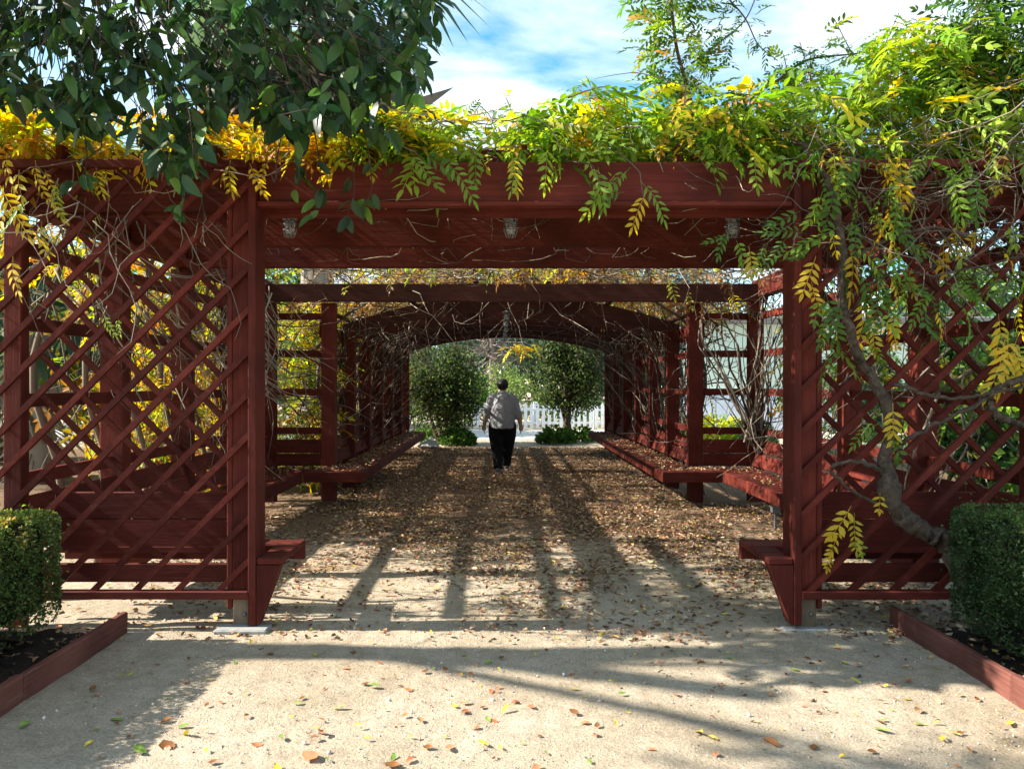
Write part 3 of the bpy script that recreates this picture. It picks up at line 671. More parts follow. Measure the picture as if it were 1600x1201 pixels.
shoot(tb, lv, [P(1095, 215, 5.3), P(1072, 130, 5.3), P(1055, 60, 5.3), P(1045, -60, 5.3), P(1040, -160, 5.35)], 340, *SHC, .02, .3, (.55, .9))
shoot(tb, lv, [P(1080, 100, 5.3), P(1120, 70, 5.25), P(1165, 30, 5.25), P(1190, -30, 5.2)], 26, *SHC, .008, .12, (.4, .6))
shoot(tb, lv, [P(1140, 0, 5.2), P(1165, 30, 5.25), P(1185, 70, 5.3), P(1215, 95, 5.4)], 18, *SHC, .006, .1, (.35, .5))
shoot(tb, lv, [P(1210, 130, 5.4), P(1260, 95, 5.4), P(1330, 85, 5.45), P(1420, 75, 5.5)], 40, *SHC, .012, .2, (.5, .8))
shoot(tb, lv, [P(1500, 150, 5.2), P(1515, 60, 5.2), P(1540, -20, 5.2), P(1560, -120, 5.2)], 240, [(.04, .09, .02), (.08, .15, .025)], [3, 2], .02, .4, (.6, .95))
shoot(tb, lv, [P(1580, 180, 5.1), P(1600, 80, 5.1), P(1620, -40, 5.1)], 200, [(.04, .09, .02), (.1, .18, .025)], [3, 2], .02, .3, (.6, .95))
shoot(tb, lv, [P(700, 250, 5.2), P(690, 200, 5.2), P(672, 180, 5.2), P(650, 165, 5.2)], 8, *SHC, .005, .08, (.35, .5))
for _ in range(16):
    x0 = rng.uniform(690, 1500); y0 = np.interp(x0, OUTL[:, 0], OUTL[:, 1])+25; dx_ = rng.uniform(-50, 50)
    shoot(tb, lv, [P(x0, y0, 5.4), P(x0+dx_*.5, y0-35, 5.4), P(x0+dx_, y0-rng.uniform(40, 70), 5.4)], 7, MC, [3, 4, 4, 1, .5, .2], .004, .06, (.35, .6))
n = 130; x = 1.75+1.9*rng.random(n)**1.2; z = 3.0-1.25*rng.random(n)**1.6; a = rng.uniform(.2, 2.9, n); pin_leaves(lv, np.stack([x, rng.uniform(4.58, 4.78, n), z], 1), palette(n, RC+[(.09, .17, .03)], [4, 3, 2, 2, 2, .6, 4]), np.stack([np.cos(a), rng.normal(-.2, .25, n), -.3-np.sin(a)], 1), (.6, 1.0))
n = 260; y = rng.uniform(5.2, 10.4, n); z = rng.uniform(.9, 3.0, n); pin_leaves(lv, np.stack([3.45+abs(rng.normal(0, .25, n)), y, z], 1), palette(n, RC, [3, 3, 1, 3, 2, 1]))
tb.build('shoots', TWIG, vineR)['kind'] = 'stuff'; lv.build('foliage', LEAF, vineR)
# single leaf sprays hanging in front: parts of their vine
spray_me = {}
def spray(parent, px, py, d, ang, col, sc=1.0, k=None, tilt=-.35):
    k = rng.integers(0, 8) if k is None else k; key = (k, tuple(np.round(col, 3)))
    if key not in spray_me:
        V, T = PIN[k]; spray_me[key] = mesh_np('leaf_spray', V, T, np.clip(np.array(col)*np.exp(rng.normal(0, .12, (len(V), 1))), 0, 1), LEAF)
    o = obj('leaf_spray', spray_me[key], parent, tuple(P(px, py, d)))
    a = math.radians(ang); dv = np.array([[math.cos(a), tilt*.6, -math.sin(a)]])
    R = frames(dv, np.array([[0, -1.0, .45]]), .25)[0]; o.rotation_euler = Matrix(R.tolist()).to_euler(); o.scale = (sc,)*3
G1, G2, G3, Y1, Y2 = (.17, .29, .04), (.09, .18, .03), (.28, .40, .05), (.66, .47, .04), (.5, .42, .05)
for px, py, ang, col, sc in [(985, 262, 150, G1, .9), (960, 275, 130, G3, .85), (1000, 282, 40, G1, .8), (935, 262, 95, G1, .8), (1010, 300, 120, Y1, .7), (975, 300, 175, G2, .6), (800, 240, 80, Y2, .7), (815, 235, 110, G3, .7), (690, 245, 40, G1, .9), (660, 240, 20, G2, .8), (640, 235, 60, G1, .8), (855, 225, 90, G3, .8), (745, 228, 100, G1, .75), (910, 232, 60, G3, .85),
    (1300, 245, 100, Y1, .7), (1405, 240, 85, Y1, .9), (1415, 265, 95, Y1, .7), (1285, 300, 100, G3, .8), (1250, 330, 150, G2, .7), (1370, 340, 15, G3, .8), (1345, 350, 165, G1, .8), (1310, 355, 160, G1, .95), (1295, 370, 175, G1, .8), (1260, 365, 190, G2, .7), (1230, 370, 130, G2, .6), (1400, 360, 40, G2, .9), (1410, 375, 20, G1, .8), (1390, 385, 70, G1, .9), (1330, 380, 30, G3, .8), (1275, 400, 110, Y1, .8), (1268, 440, 95, Y1, .7), (1290, 455, 80, G2, .9), (1280, 470, 110, G1, .7), (1350, 460, 85, Y1, .95), (1355, 490, 70, Y2, .7), (1370, 495, 20, G3, .7), (1390, 430, 60, Y1, .6), (1400, 440, 10, G2, .8), (1460, 480, 60, Y1, .6), (1475, 440, 30, G1, .8), (1460, 455, 150, G1, .7), (1560, 490, 80, Y1, .8), (1555, 430, 70, G2, .8), (1575, 520, 90, Y1, 1.1), (1590, 525, 110, Y2, 1.0), (1580, 540, 70, Y1, .9), (1570, 530, 100, Y1, 1.0), (1590, 545, 85, Y2, .8), (1395, 630, 95, Y1, .8), (1390, 650, 80, Y2, .6), (1375, 660, 170, G1, .7), (1395, 680, 60, G2, .7), (1375, 770, 95, Y1, .6), (1330, 790, 120, Y1, .9), (1335, 800, 100, Y2, .7), (1315, 825, 125, Y1, .7), (1340, 840, 70, G3, .6), (1300, 850, 110, Y1, .6),
    (1140, 360, 130, G2, .6), (1150, 375, 60, G1, .6), (1170, 385, 80, Y2, .6), (1135, 370, 170, G2, .5), (1200, 380, 120, G1, .6), (1230, 250, 30, G1, .8), (1210, 240, 60, G1, .8), (1180, 235, 100, G3, .8), (1340, 235, 120, G1, .9), (1480, 250, 60, G1, .9), (1520, 260, 100, G2, .9), (1570, 250, 110, Y2, .9), (1590, 225, 70, G1, .9), (1450, 235, 140, G2, .9)]:
    spray(vineR if px > 1030 else vineM, px, py, rng.uniform(4.62, 4.74), ang, col, sc*1.08)
for px, py, ang, col, sc in [(390, 255, 70, Y1, .7), (360, 250, 100, Y2, .6), (420, 250, 120, Y1, .6), (55, 250, 95, Y1, .8), (30, 265, 100, Y2, .9), (70, 265, 75, Y1, .6), (90, 285, 100, G3, .6), (10, 320, 110, Y1, .7), (45, 315, 150, G1, .8), (20, 400, 95, Y1, .8), (80, 310, 60, Y2, .6), (160, 490, 70, G3, .5), (185, 495, 100, G3, .4), (150, 260, 90, Y2, .5), (10, 240, 90, Y1, .9), (0, 290, 60, Y1, .9), (65, 345, 100, Y2, .6)]:
    spray(vineL, px, py, rng.uniform(4.62, 4.74), ang, col, sc*1.08)
# tunnel tangles
for s, vn, nm in ((-1, vineTL, 0), (1, vineTR, 1)):
    tb = Tubes()
    for _ in range(650):
        x = s*rng.uniform(0, 3.0); z = 2.63-.33*(x/2.3)**2+.36+abs(rng.normal(0, .22)); st = (x, rng.uniform(10.0, 18.2), z); a = rng.uniform(0, 6.283)
        tb.add(walk(st, (math.cos(a), math.sin(a), rng.normal(0, .25)), rng.uniform(.6, 1.8), 7, .35), rng.uniform(.005, .014), .002, 4, tcol())
    for _ in range(330):
        st = (s*(2.62+rng.normal(0, .06)), rng.uniform(11.2, 18.2), rng.uniform(0, 1.8)); tb.add(walk(st, (s*rng.normal(-.05, .15), rng.normal(0, .35), 1), rng.uniform(1.0, 2.4), 8, .18), rng.uniform(.006, .02), .003, 4, np.array(tcol())*.55)
    for _ in range(75):
        st = (s*rng.uniform(1.6, 2.4), rng.uniform(10.6, 18), rng.uniform(2.1, 2.5)); tb.add(walk(st, (s*rng.normal(.3, .4), rng.normal(-.1, .5), -.4), rng.uniform(.3, .8), 9, .3), .004, .0012, 4, np.array(tcol())*.6)
    for _ in range(90 if s < 0 else 50):
        st = (s*rng.uniform(2.45, 3.3), 10.3+abs(rng.normal(0, .25)), rng.uniform(.3, 2.4)); a = rng.uniform(0, 6.283); tb.add(walk(st, (math.cos(a), .2, math.sin(a)), rng.uniform(.5, 1.3), 8, .3), rng.uniform(.004, .014), .002, 4, np.array(tcol())*.6)
    for k in range(6):
        y = TY[k]+.6; tb.add(curve([(s*2.66, y, 0), (s*2.6, y+.2, .8), (s*2.68, y-.1, 1.6), (s*2.5, y+.1, 2.35), (s*1.9, y, 2.75)], 14), .04, .02, 6, (.12, .09, .065))
    for _ in range(200):
        a = rng.uniform(0, 6.283); w_ = walk((s*rng.uniform(0, 3.4), rng.uniform(7.6, 10.1), 2.95+abs(rng.normal(0, .12))), (math.cos(a), math.sin(a), 0), rng.uniform(.6, 1.7), 8, .3); w_[:, 2] = np.maximum(w_[:, 2], 2.86); tb.add(w_, rng.uniform(.004, .012), .002, 4, tcol())
    tb.build('twigs', TWIG, vn)['kind'] = 'stuff'
    lv = Leaves(); n = 1500
    x = s*rng.uniform(0, 3.1, n); z = 2.63-.33*(x/2.3)**2+.44+abs(rng.normal(0, .24, n)); pin_leaves(lv, np.stack([x, rng.uniform(9.9, 18.3, n), z], 1), palette(n, [BRN, YEL, (.4, .38, .06), ORG, (.28, .2, .1)], [4, 1.3, 1.2, .8, 4]))
    n = 170; pin_leaves(lv, np.stack([s*rng.uniform(0, 3.4, n), rng.uniform(7.6, 10.1, n), 3.06+abs(rng.normal(0, .13, n))], 1), palette(n, [BRN, YEL, (.36, .36, .05), LIME, (.28, .2, .1)], [4, 1.5, 2, 1.5 if s < 0 else .5, 3]))

    n = 1800 if s < 0 else 420; x = s*(2.75+abs(rng.normal(0, .3, n))); pin_leaves(lv, np.stack([x, rng.uniform(10.6 if s < 0 else 13, 18.3, n), rng.uniform(.2, 2.6, n)], 1), palette(n, [GREEN, YEL, (.3, .34, .04), BRN], [4, 2.2 if s < 0 else .8, 2, 2]))  # left wall leaves thickened to break sun stripes on the walk into dapple
    if s < 0:
        n = 700; pin_leaves(lv, np.stack([rng.uniform(-4.2, -2.5, n), rng.uniform(10.8, 12.2, n), rng.uniform(.1, 2.9, n)], 1), palette(n, [YEL, LIME, (.45, .42, .05), GREEN, ORG], [4, 4, 3, 2, 1]))
    else: pin_leaves(lv, P(810, 545, 18.6)[None]+rng.normal(0, .12, (26, 3))*np.array([[1.6, 1, .5]]), palette(26, [YEL, (.7, .52, .04)], [1, 1]))
    lv.build('foliage', LEAF, vn)

# ------------------------------------------------------------------ big dark-leaved tree overhanging from the left
tree = thing('evergreen_tree', 'dark glossy-leaved evergreen tree overhanging the corner of the pergola', 'tree', (-8.8, 4.4, 0))
tb = Tubes()
tb.add(curve([(-8.8, 4.4, -.05), (-8.75, 4.4, 1.4), (-8.8, 4.35, 2.9), (-8.6, 4.3, 4.4), (-8.5, 4.2, 5.6), (-8.2, 3.6, 6.6)], 20), .24, .09, 10); tb.build('trunk', BARK, tree)
limbs = Tubes()
for e in [(-3.2, 4.1, 3.9), (-2.2, 4.3, 4.2), (-1.2, 4.4, 4.4), (-2.8, 4.2, 4.8), (-3.6, 4.0, 4.4), (-1.6, 4.3, 3.8)]:
    e = np.array(e); a = np.array((-8.6, 4.3, 4.4)); c = curve([a, (-6.2, 4.25+rng.normal(0, .05), 4.8+rng.normal(0, .1)), (-4.3, 4.25, 4.7), e], 16); limbs.add(c, .07, .014, 6)
OVER = np.array([(-150, 200), (0, 195), (60, 205), (110, 235), (150, 250), (190, 215), (220, 250), (262, 312), (300, 325), (325, 230), (352, 196), (400, 195), (425, 238), (470, 255), (500, 225), (540, 232), (575, 240), (610, 255), (640, 225), (665, 165), (682, 60), (690, 0)], dtype=float)
loc = []; n = 0
while len(loc) < 3500:
    px = rng.uniform(-160, 690); d = rng.uniform(3.85, 4.66); lim = np.interp(px, OVER[:, 0], OVER[:, 1]) if px < 690 else 0
    py = lim - 40 - abs(rng.normal(0, 1))*150 if rng.random() < .72 else rng.uniform(-420, lim-40)
    if py < -480: continue
    cl = math.sin(px*.031+py*.027)+math.sin(px*.017-py*.041+1.3)
    if py > -20 and cl < -1.15 and rng.random() < .85: continue
    loc.append(P(px, py, d))
loc = np.array(loc); n = len(loc)
a = rng.uniform(0, 6.283, n); dirs = np.stack([.75*np.cos(a), .75*np.sin(a), rng.normal(-.75, .4, n)], 1)
cols = palette(n, [DKG, (.032, .075, .02), (.055, .12, .025), (.11, .19, .03)], [6, 5, 2, .7], .22)
R = frames(dirs, np.tile([0, -.4, 1.0], (n, 1)), .6); sc = rng.uniform(.075, .155, n)
order = np.argsort(loc[:, 1]); vis = [i for i in order if (P(0, 0, 1)[0] is not None) and (CH-(loc[i, 2]-0))*0 == 0 and VY-(loc[i, 2]-CH)*F/loc[i, 1] > 0 and VX+(loc[i, 0]-CX)*F/loc[i, 1] > 0][:300]
vs = set(vis); rest = np.array([i for i in range(n) if i not in vs])
lm = []
for q in range(10): lm.append(mesh_np('leaf', OVV[q % 4][0], OVV[q % 4][1], np.tile(palette(1, [DKG, (.032, .075, .02), (.055, .12, .025), (.11, .19, .03)], [6, 5, 2, .7], .22), (len(OV[0]), 1)), GLOSS, True))
for i in vis:
    o = obj('leaf', lm[rng.integers(10)], tree, tuple(loc[i])); o.rotation_euler = Matrix(R[i].tolist()).to_euler(); o.scale = (sc[i],)*3
lv = Leaves()
for q in range(4): lv.add(OVV[q], loc[rest[q::4]], R[rest[q::4]], sc[rest[q::4]], cols[rest[q::4]])
for i in range(0, n, 6):                                          # twigs feeding the leaves
    e = np.array([-2.4, 4.25, 4.6]) + rng.normal(0, .3, 3); st = loc[i]+unit(e-loc[i])*rng.uniform(.25, .5); limbs.add(curve([st, (st+loc[i])/2+rng.normal(0, .05, 3), loc[i]], 6), .004, .002, 4)
for px, y0, y1 in ((496, 240, 330), (548, 245, 335), (575, 250, 320), (462, 240, 305), (282, 270, 330), (130, 210, 280)):           # long dangling sprigs
    c = curve([P(px-8, y0-60, 4.6), P(px+6, (y0+y1)/2, 4.58), P(px-4, y1, 4.6)], 10); limbs.add(c, .004, .002, 4)
    q = c[rng.integers(3, 10, 7)]+rng.normal(0, .015, (7, 3)); dd = np.stack([rng.normal(0, .8, 7), rng.normal(0, .4, 7), rng.normal(-.9, .3, 7)], 1)
    lv.add(OV, q, frames(dd, np.tile([0, -1., .4], (7, 1)), .5), rng.uniform(.09, .13, 7), palette(7, [(.04, .09, .02), DKG, (.10, .18, .03)], [3, 2, 1]))
bl = np.array([(-8.3, 2.5, 6.9, .7), (-7.7, 1.9, 7.3, .6), (-8.8, 3.6, 9.6, .8)])
n = 1000                                                          # unseen leaf clumps near the trunk, placed to throw shade blotches in front
b_ = bl[rng.integers(0, len(bl), n)]; u = unit(rng.normal(0, 1, (n, 3))); p = b_[:, :3]+u*(b_[:, 3]*rng.uniform(.25, 1, n)**.5)[:, None]
lv.add(OV, p, frames(u+rng.normal(0, .7, u.shape), np.tile([0, 0, 1.], (len(p), 1)), .6), rng.uniform(.12, .18, len(p)), palette(len(p), [DKG, (.04, .085, .02), (.07, .14, .03)], [5, 4, 2]))
for q in bl: limbs.add(curve([(-8.5, 4.2, 5.4), (np.array((-8.5, 4.2, 5.4))+q[:3])/2+[0, 0, .2], q[:3]], 8), .05, .015, 6)
limbs.build('branches', BARK, tree); lv.build('foliage', GLOSS, tree)

# ------------------------------------------------------------------ generic trees beyond
def clump_tree(name, label, cat, base, h, r, cols, wts, n=2600, ls=(.1, .16), trunk_r=.1, stems=1, crown_lo=.3, tmpl=SM, group=None, nb=11, sq=.8, mat_=LEAF):
    base = np.array(base, dtype=float); t = thing(name, label, cat, tuple(base), group); tb = Tubes(); tops = []
    for k in range(stems):
        a = rng.uniform(0, 6.283); e = base+np.array([math.cos(a)*r*.5*(stems > 1), math.sin(a)*r*.5*(stems > 1), h*(.62+.2*(stems == 1))])
        tb.add(curve([base+np.array([math.cos(a)*.06*(stems > 1), math.sin(a)*.06*(stems > 1), -.05]), base*.6+e*.4+rng.normal(0, r*.08, 3), e], 9), trunk_r/math.sqrt(stems), trunk_r*.3, 7); tops.append(e)
    B = []
    for k in range(nb):
        z = h*(crown_lo+(1-crown_lo)*rng.uniform(.12, .88)); f = math.sin(math.pi*np.clip((z/h-crown_lo)/(1-crown_lo), .08, .95))**.6
        a = rng.uniform(0, 6.283); rr = r*f*rng.uniform(.2, .75); B.append((base[0]+rr*math.cos(a), base[1]+rr*math.sin(a), base[2]+z, r*rng.uniform(.28, .5)))
        s0 = tops[k % stems]*.55+base*.45; tb.add(curve([s0, (s0+np.array(B[-1][:3]))/2+rng.normal(0, r*.05, 3), B[-1][:3]], 6), trunk_r*.3, trunk_r*.08, 5)
    tb.build('trunk', BARK, t)
    B = np.array(B); i = rng.integers(0, nb, n); u = unit(rng.normal(0, 1, (n, 3))); p = B[i, :3]+u*np.array([1, 1, sq])*(B[i, 3]*rng.uniform(.35, 1.1, n))[:, None]
    lump = np.sin(p[:, 0]*9/r)+np.sin(p[:, 1]*8/r+1)+np.sin(p[:, 2]*10/r); k = (rng.random(n) < .72+.22*lump) & (p[:, 2] > .06)
    p = p[k]; u = u[k]; c = palette(len(p), cols, wts, .25)*(np.exp(.18*rng.normal(0, 1, nb)))[i[k]][:, None]
    lv = Leaves(); lv.add(tmpl, p, frames(u*.6+rng.normal(0, .8, u.shape), u, .7), rng.uniform(ls[0], ls[1], len(p)), c); lv.build('crown', mat_, t)
    return t
GG = [(.075, .115, .032), (.16, .20, .055), (.03, .05, .018)]
GG2 = [tuple(c*.72 for c in q) for q in GG]
b1 = P(690, 697, 19.6); b1[2] = 0
clump_tree('round_tree', 'rounded multi-stemmed evergreen tree beside the grey rock', 'tree', b1, 2.5, 1.2, GG2, [5, 3, 4], 20000, (.06, .10), .12, 4, .08, OVS, nb=34)
b2 = P(893, 692, 20.2); b2[2] = 0
clump_tree('round_tree', 'multi-stemmed tree with pale bare stems before the fence', 'tree', b2, 2.9, 1.2, GG2, [5, 3, 4], 20000, (.06, .10), .12, 4, .27, OVS, nb=34)
def tuft(px, py, d, h, r, label, cols, n=900):
    b = P(px, py, d); b[2] = 0; lv = Leaves(); a = rng.uniform(0, 6.283, n); rr = r*np.sqrt(rng.random(n)); z = h*rng.random(n)*(1-.7*(rr/r)**2)
    p = np.stack([b[0]+rr*np.cos(a), b[1]+rr*np.sin(a), z], 1); d_ = np.stack([np.cos(a), np.sin(a), rng.uniform(.2, 1.6, n)], 1)
    lv.add(SM, p, frames(d_, np.tile([0, 0, 1.], (n, 1)), .5), rng.uniform(.08, .17, n), palette(n, cols, [1]*len(cols)))
    tag(lv.build('low_shrub', LEAF, None, None, (b[0], b[1], 0)), label, 'shrub')
TG = [(.075, .15, .03), (.12, .21, .045), (.045, .09, .022)]
tuft(715, 697, 19.2, .42, .42, 'bright green tuft at the foot of the tree by the rock', TG); tuft(868, 692, 19.8, .45, .45, 'bright green tuft at the foot of the pale-stemmed tree', TG)
tuft(905, 690, 20.3, .4, .4, 'small green tuft between pale tree stems and bench', TG, 600); tuft(672, 690, 20.5, .4, .5, 'green tuft behind the grey rock', TG, 700)
for px, d, h, r, lb, cs in [(860, 28.2, 1.6, 1.3, 'fresh green shrub behind the picket fence beside the walker', [(.11, .17, .05), (.15, .22, .065)]), (905, 27.6, 1.2, 1.2, 'feathery green shrub behind the fence and pale stems', [(.09, .15, .06), (.13, .2, .07)]), (800, 30, 2.2, 1.8, 'yellow-green shrub behind the fence above the person', [(.13, .19, .05), (.18, .24, .06)]), (735, 28, 1.9, 1.3, 'mid green shrub by the end of the picket fence', [(.07, .15, .03), (.12, .22, .04)]), (650, 27, 2.0, 1.6, 'dark shrub behind the rounded tree with the rock', [(.04, .09, .03), (.08, .15, .04)])]:
    b = P(px, 670, d); b[2] = 0; clump_tree('garden_shrub', lb, 'shrub', b, h, r, cs, [1]*len(cs), 3500, (.08, .14), .05, 3, .02, SM)
BL = [(.075, .125, .08), (.05, .09, .06), (.11, .16, .10)]
for i, (px, d, h, r, lb) in enumerate([(650, 42, 9, 4.5, 'tall blue-green tree far beyond the rounded tree'), (715, 50, 11, 5, 'dark blue-green tree far behind the fence end'), (840, 46, 10, 4.5, 'blue-green tree far behind the walker'), (915, 40, 9, 4.5, 'grey-green tree far behind the pale-stemmed tree'), (985, 44, 9, 5, 'green tree seen far off between tunnel and building')]):
    b = P(px, 640, d); b[2] = 0; clump_tree('distant_tree', lb, 'tree', b, h, r, BL, [3, 3, 2], 5200, (.22, .38), .3, 1, .05, SM, 'trees far beyond the fence', 16)
lv = Leaves(); n = 26000; x = rng.uniform(-75, 75, n); yy = rng.uniform(56, 70, n); hgt = 7.5+1.8*np.sin(x*.21)+1.2*np.sin(x*.53+1)+.8*np.sin(x*1.3); z = hgt*rng.random(n)**.7
u = unit(np.stack([rng.normal(0, 1, n), rng.normal(-.6, .6, n), rng.normal(.3, .7, n)], 1)); lv.add(SM, np.stack([x, yy, z], 1), frames(rng.normal(0, 1, (n, 3)), u, .5), rng.uniform(.6, 1.3, n), palette(n, [(.07, .12, .08), (.05, .09, .065), (.1, .15, .09)], [3, 3, 2])*np.exp(.25*np.sin(x*.9+z))[:, None])
tag(lv.build('woodland', LEAF, None, 'stuff', (0, 62, 0)), 'far blue-green wood closing off the view behind the fence', 'woodland')
b = P(766, 640, 36); b[2] = 0                                        # bare pinkish tree
t = thing('bare_tree', 'pale pinkish bare tree behind the picket fence', 'tree', tuple(b)); tb = Tubes(); PK = (.22, .175, .155)
tb.add(curve([b, b+[.1, 0, 2], b+[0, 0, 5]], 8), .2, .1, 8, PK); tb.build('trunk', TWIG, t); tb = Tubes()
for _ in range(110): tb.add(walk(b+[0, 0, rng.uniform(2.2, 5)], (rng.normal(0, 1), rng.normal(0, .6), rng.normal(.15, .5)), rng.uniform(1, 2.6), 7, .25, .05), .035, .008, 4, np.array(PK)*rng.uniform(.6, 1.1))
tb.build('branches', TWIG, t)
LG = [(.08, .15, .035), (.14, .22, .05), (.05, .09, .03)]
for i, (x, y, h, r, lb, cs) in enumerate([(-8.5, 16, 4.2, 2.4, 'broad yellow-leaved tree beyond the side wall', [YEL, LIME, (.4, .36, .05)]), (-6.2, 13.5, 3.2, 1.7, 'golden shrubby tree right behind the side wall', [YEL, ORG, LIME]), (-14, 22, 6, 3.6, 'green tree on the lawn beyond the palms', LG), (-22, 27, 8, 4.5, 'large dark tree beyond the palms', [(.04, .08, .03), (.07, .12, .04)]), (-9, 28, 7, 4, 'green tree behind the yellow-leaved tree', LG), (-4.6, 24, 4.6, 2.4, 'lime green tree behind the tunnel wall', [LIME, LG[0], YEL]), (-17, 34, 9, 5, 'tall dull green tree behind the lawn', BL),
        (7.6, 13.0, 2.6, 1.0, 'dark shrub on the lawn beside the tunnel', LG), (6.4, 10.4, 2.6, 1.3, 'dark green bush beyond the vine-covered side wall', [(.03, .07, .02), (.06, .12, .03)]), (5.6, 8.2, 2.2, 1.0, 'leafy bush pressed behind the side bench', [(.05, .1, .025), (.1, .18, .03)]), (9.5, 20.5, 2.4, 1.4, 'grey-green bush in front of the corrugated wall', [(.14, .2, .1), (.1, .16, .08)]), (19, 34, 8, 4.5, 'large tree behind the mint building', LG), (12, 46, 10, 5, 'tall tree beyond the mint building roof', BL)]):
    clump_tree('garden_tree', lb, 'tree', (x, y, 0), h, r, cs, [1]*len(cs), 4200, (.12, .2) if y < 18 else (.2, .32), .1+.02*h, 1, .06, SM, None, 13)
tuft(1122, 668, 19.5, .75, .95, 'low yellow flowering shrub beside the mint building', [(.6, .55, .04), (.45, .48, .05), (.2, .3, .05)], 1800)
tuft(1175, 672, 19.0, .7, .6, 'pale grey-green low shrub beside the yellow one', [(.2, .28, .12), (.14, .22, .08)], 900)

# ------------------------------------------------------------------ palms
def fan(name, n=14, R_=1.0, ang=150):
    V = []; T = []
    for i in range(n):
        a = math.radians(-ang/2+ang*i/(n-1)); w = math.radians(ang/n*.42); 
        for (r_, q, z) in ((.08, -w, 0), (.08, w, 0), (.6, -w, .03), (.6, w, -.03), (1.0, 0, -.22)): V.append((math.sin(a+q)*r_*R_, math.cos(a+q)*r_*R_, z*R_))
        k = i*5; T += [(k, k+1, k+3), (k, k+3, k+2), (k+2, k+3, k+4)]
    return np.array(V, dtype=float), np.array(T)
FAN = fan('fan')
def palm(label, base, h, crown_r, skirt, cols, tr=.2, nfr=70):
    base = np.array(base, dtype=float); t = thing('fan_palm', label, 'palm', tuple(base)); tb = Tubes()
    tb.add([base+[0, 0, z] for z in np.linspace(-.05, h, 14)], [tr*(1.15-.25*i/13)*(1+.06*(i % 2)) for i in range(14)], None, 10, (.26, .22, .18)); tb.build('trunk', TWIG, t)
    lv = Leaves(); st = Tubes()
    for k in range(nfr):
        a = rng.uniform(0, 6.283); dead = k < skirt*nfr; el = rng.uniform(-1.35, -.6) if dead else rng.uniform(-.5, 1.3); z = h-rng.uniform(0, 1.8) if dead else h+.1
        d = np.array([math.cos(a)*math.cos(el), math.sin(a)*math.cos(el), math.sin(el)]); s0 = base+[0, 0, z]; e = s0+d*crown_r*.5*rng.uniform(.7, 1.1)
        st.add([s0, (s0+e)/2+[0, 0, .05], e], .015, .008, 4, (.15, .13, .07))
        lv.add(FAN, e[None], frames((d-np.array([0, 0, .35]))[None], np.array([[0, 0, 1.]]), .2), np.array([crown_r*.55*rng.uniform(.8, 1.15)]), palette(1, [(.24, .2, .15), (.16, .14, .11)] if dead else cols, [1]*(2 if dead else len(cols)), .15))
    st.build('stalks', TWIG, t); lv.build('fronds', LEAF, t)
PG = [(.05, .1, .06), (.035, .08, .055), (.08, .13, .06)]
palm('tall fan palm with hanging dry frond skirt rising behind the pergola', (-4.1, 16.5, 0), 9.8, 3.7, .6, PG, .3, 130)
palm('low dark green fan palm seen through the lattice', (-7.4, 12, 0), 2.3, 1.7, .25, PG, .22, 60)
palm('second low fan palm with pale trunk farther behind the lattice', (-10.5, 15.5, 0), 2.8, 2.0, .25, PG, .25, 60)

# ------------------------------------------------------------------ picket fence
fx0 = P(742, 670, 26)[0]
def fence(x0, x1, y, label):
    f = thing('picket_fence', label, 'fence', ((x0+x1)/2, y, 0)); x = x0+.12; k = 0
    prof = [(-.055, 0), (.055, 0), (.055, .76), (0, .86), (-.055, .76)]
    me = None
    while x < x1-.05:
        if me is None:
            o = prism('picket', [(x+u, .05+v) for u, v in prof], y-.012, y+.012, 'y', WHITE, f); me = o.data; z = WL[o.name].z
        else: obj('picket', me, f, (x, y, z))
        x += .2; k += 1
    for z in (.22, .66): box('rail', (x0, x1, y+.014, y+.055, z-.04, z+.04), WHITE, f)
    xx = x0
    while xx <= x1+.01: box('post', (xx-.06, xx+.06, y+.06, y+.17, 0, .93), WHITE, f); xx += (x1-x0)/3
fence(fx0, P(955, 670, 26)[0]+1.5, 26, 'white picket fence across the path beyond the tunnel')

# ------------------------------------------------------------------ building at right
bd = thing('garden_building', 'pale mint building with corrugated lower wall beyond the side wall', 'building', (10.5, 27, 0))
bx0, bx1, by = 5.6, 17.0, 25.0
box('wall', (bx0, bx1, by, by+5, 0, 3.5), MINT, bd, .02); box('roof', (bx0-.4, bx1+.4, by-.5, by+5.4, 3.502, 3.68), ROOFM, bd, .03)
def corr(name, x0, x1, y, z0, z1):
    xs = np.linspace(x0, x1, int((x1-x0)/.05)+1); V = [(x, y-.03*(0.5+.5*math.sin(x*2*math.pi/.2)), z) for z in (z0, z1) for x in xs]; n_ = len(xs)
    return obj_np(name, V, np.array([(i, i+1, i+1+n_, i+n_) for i in range(n_-1)]), CORR, bd, None, True)
for k in range(9): corr('corrugated_panel', bx0+k*1.26, bx0+(k+1)*1.26-.02, by-.02, .05, 1.3)
box('cap_rail', (bx0, bx1, by-.07, by-.003, 1.302, 1.36), WHITE, bd)

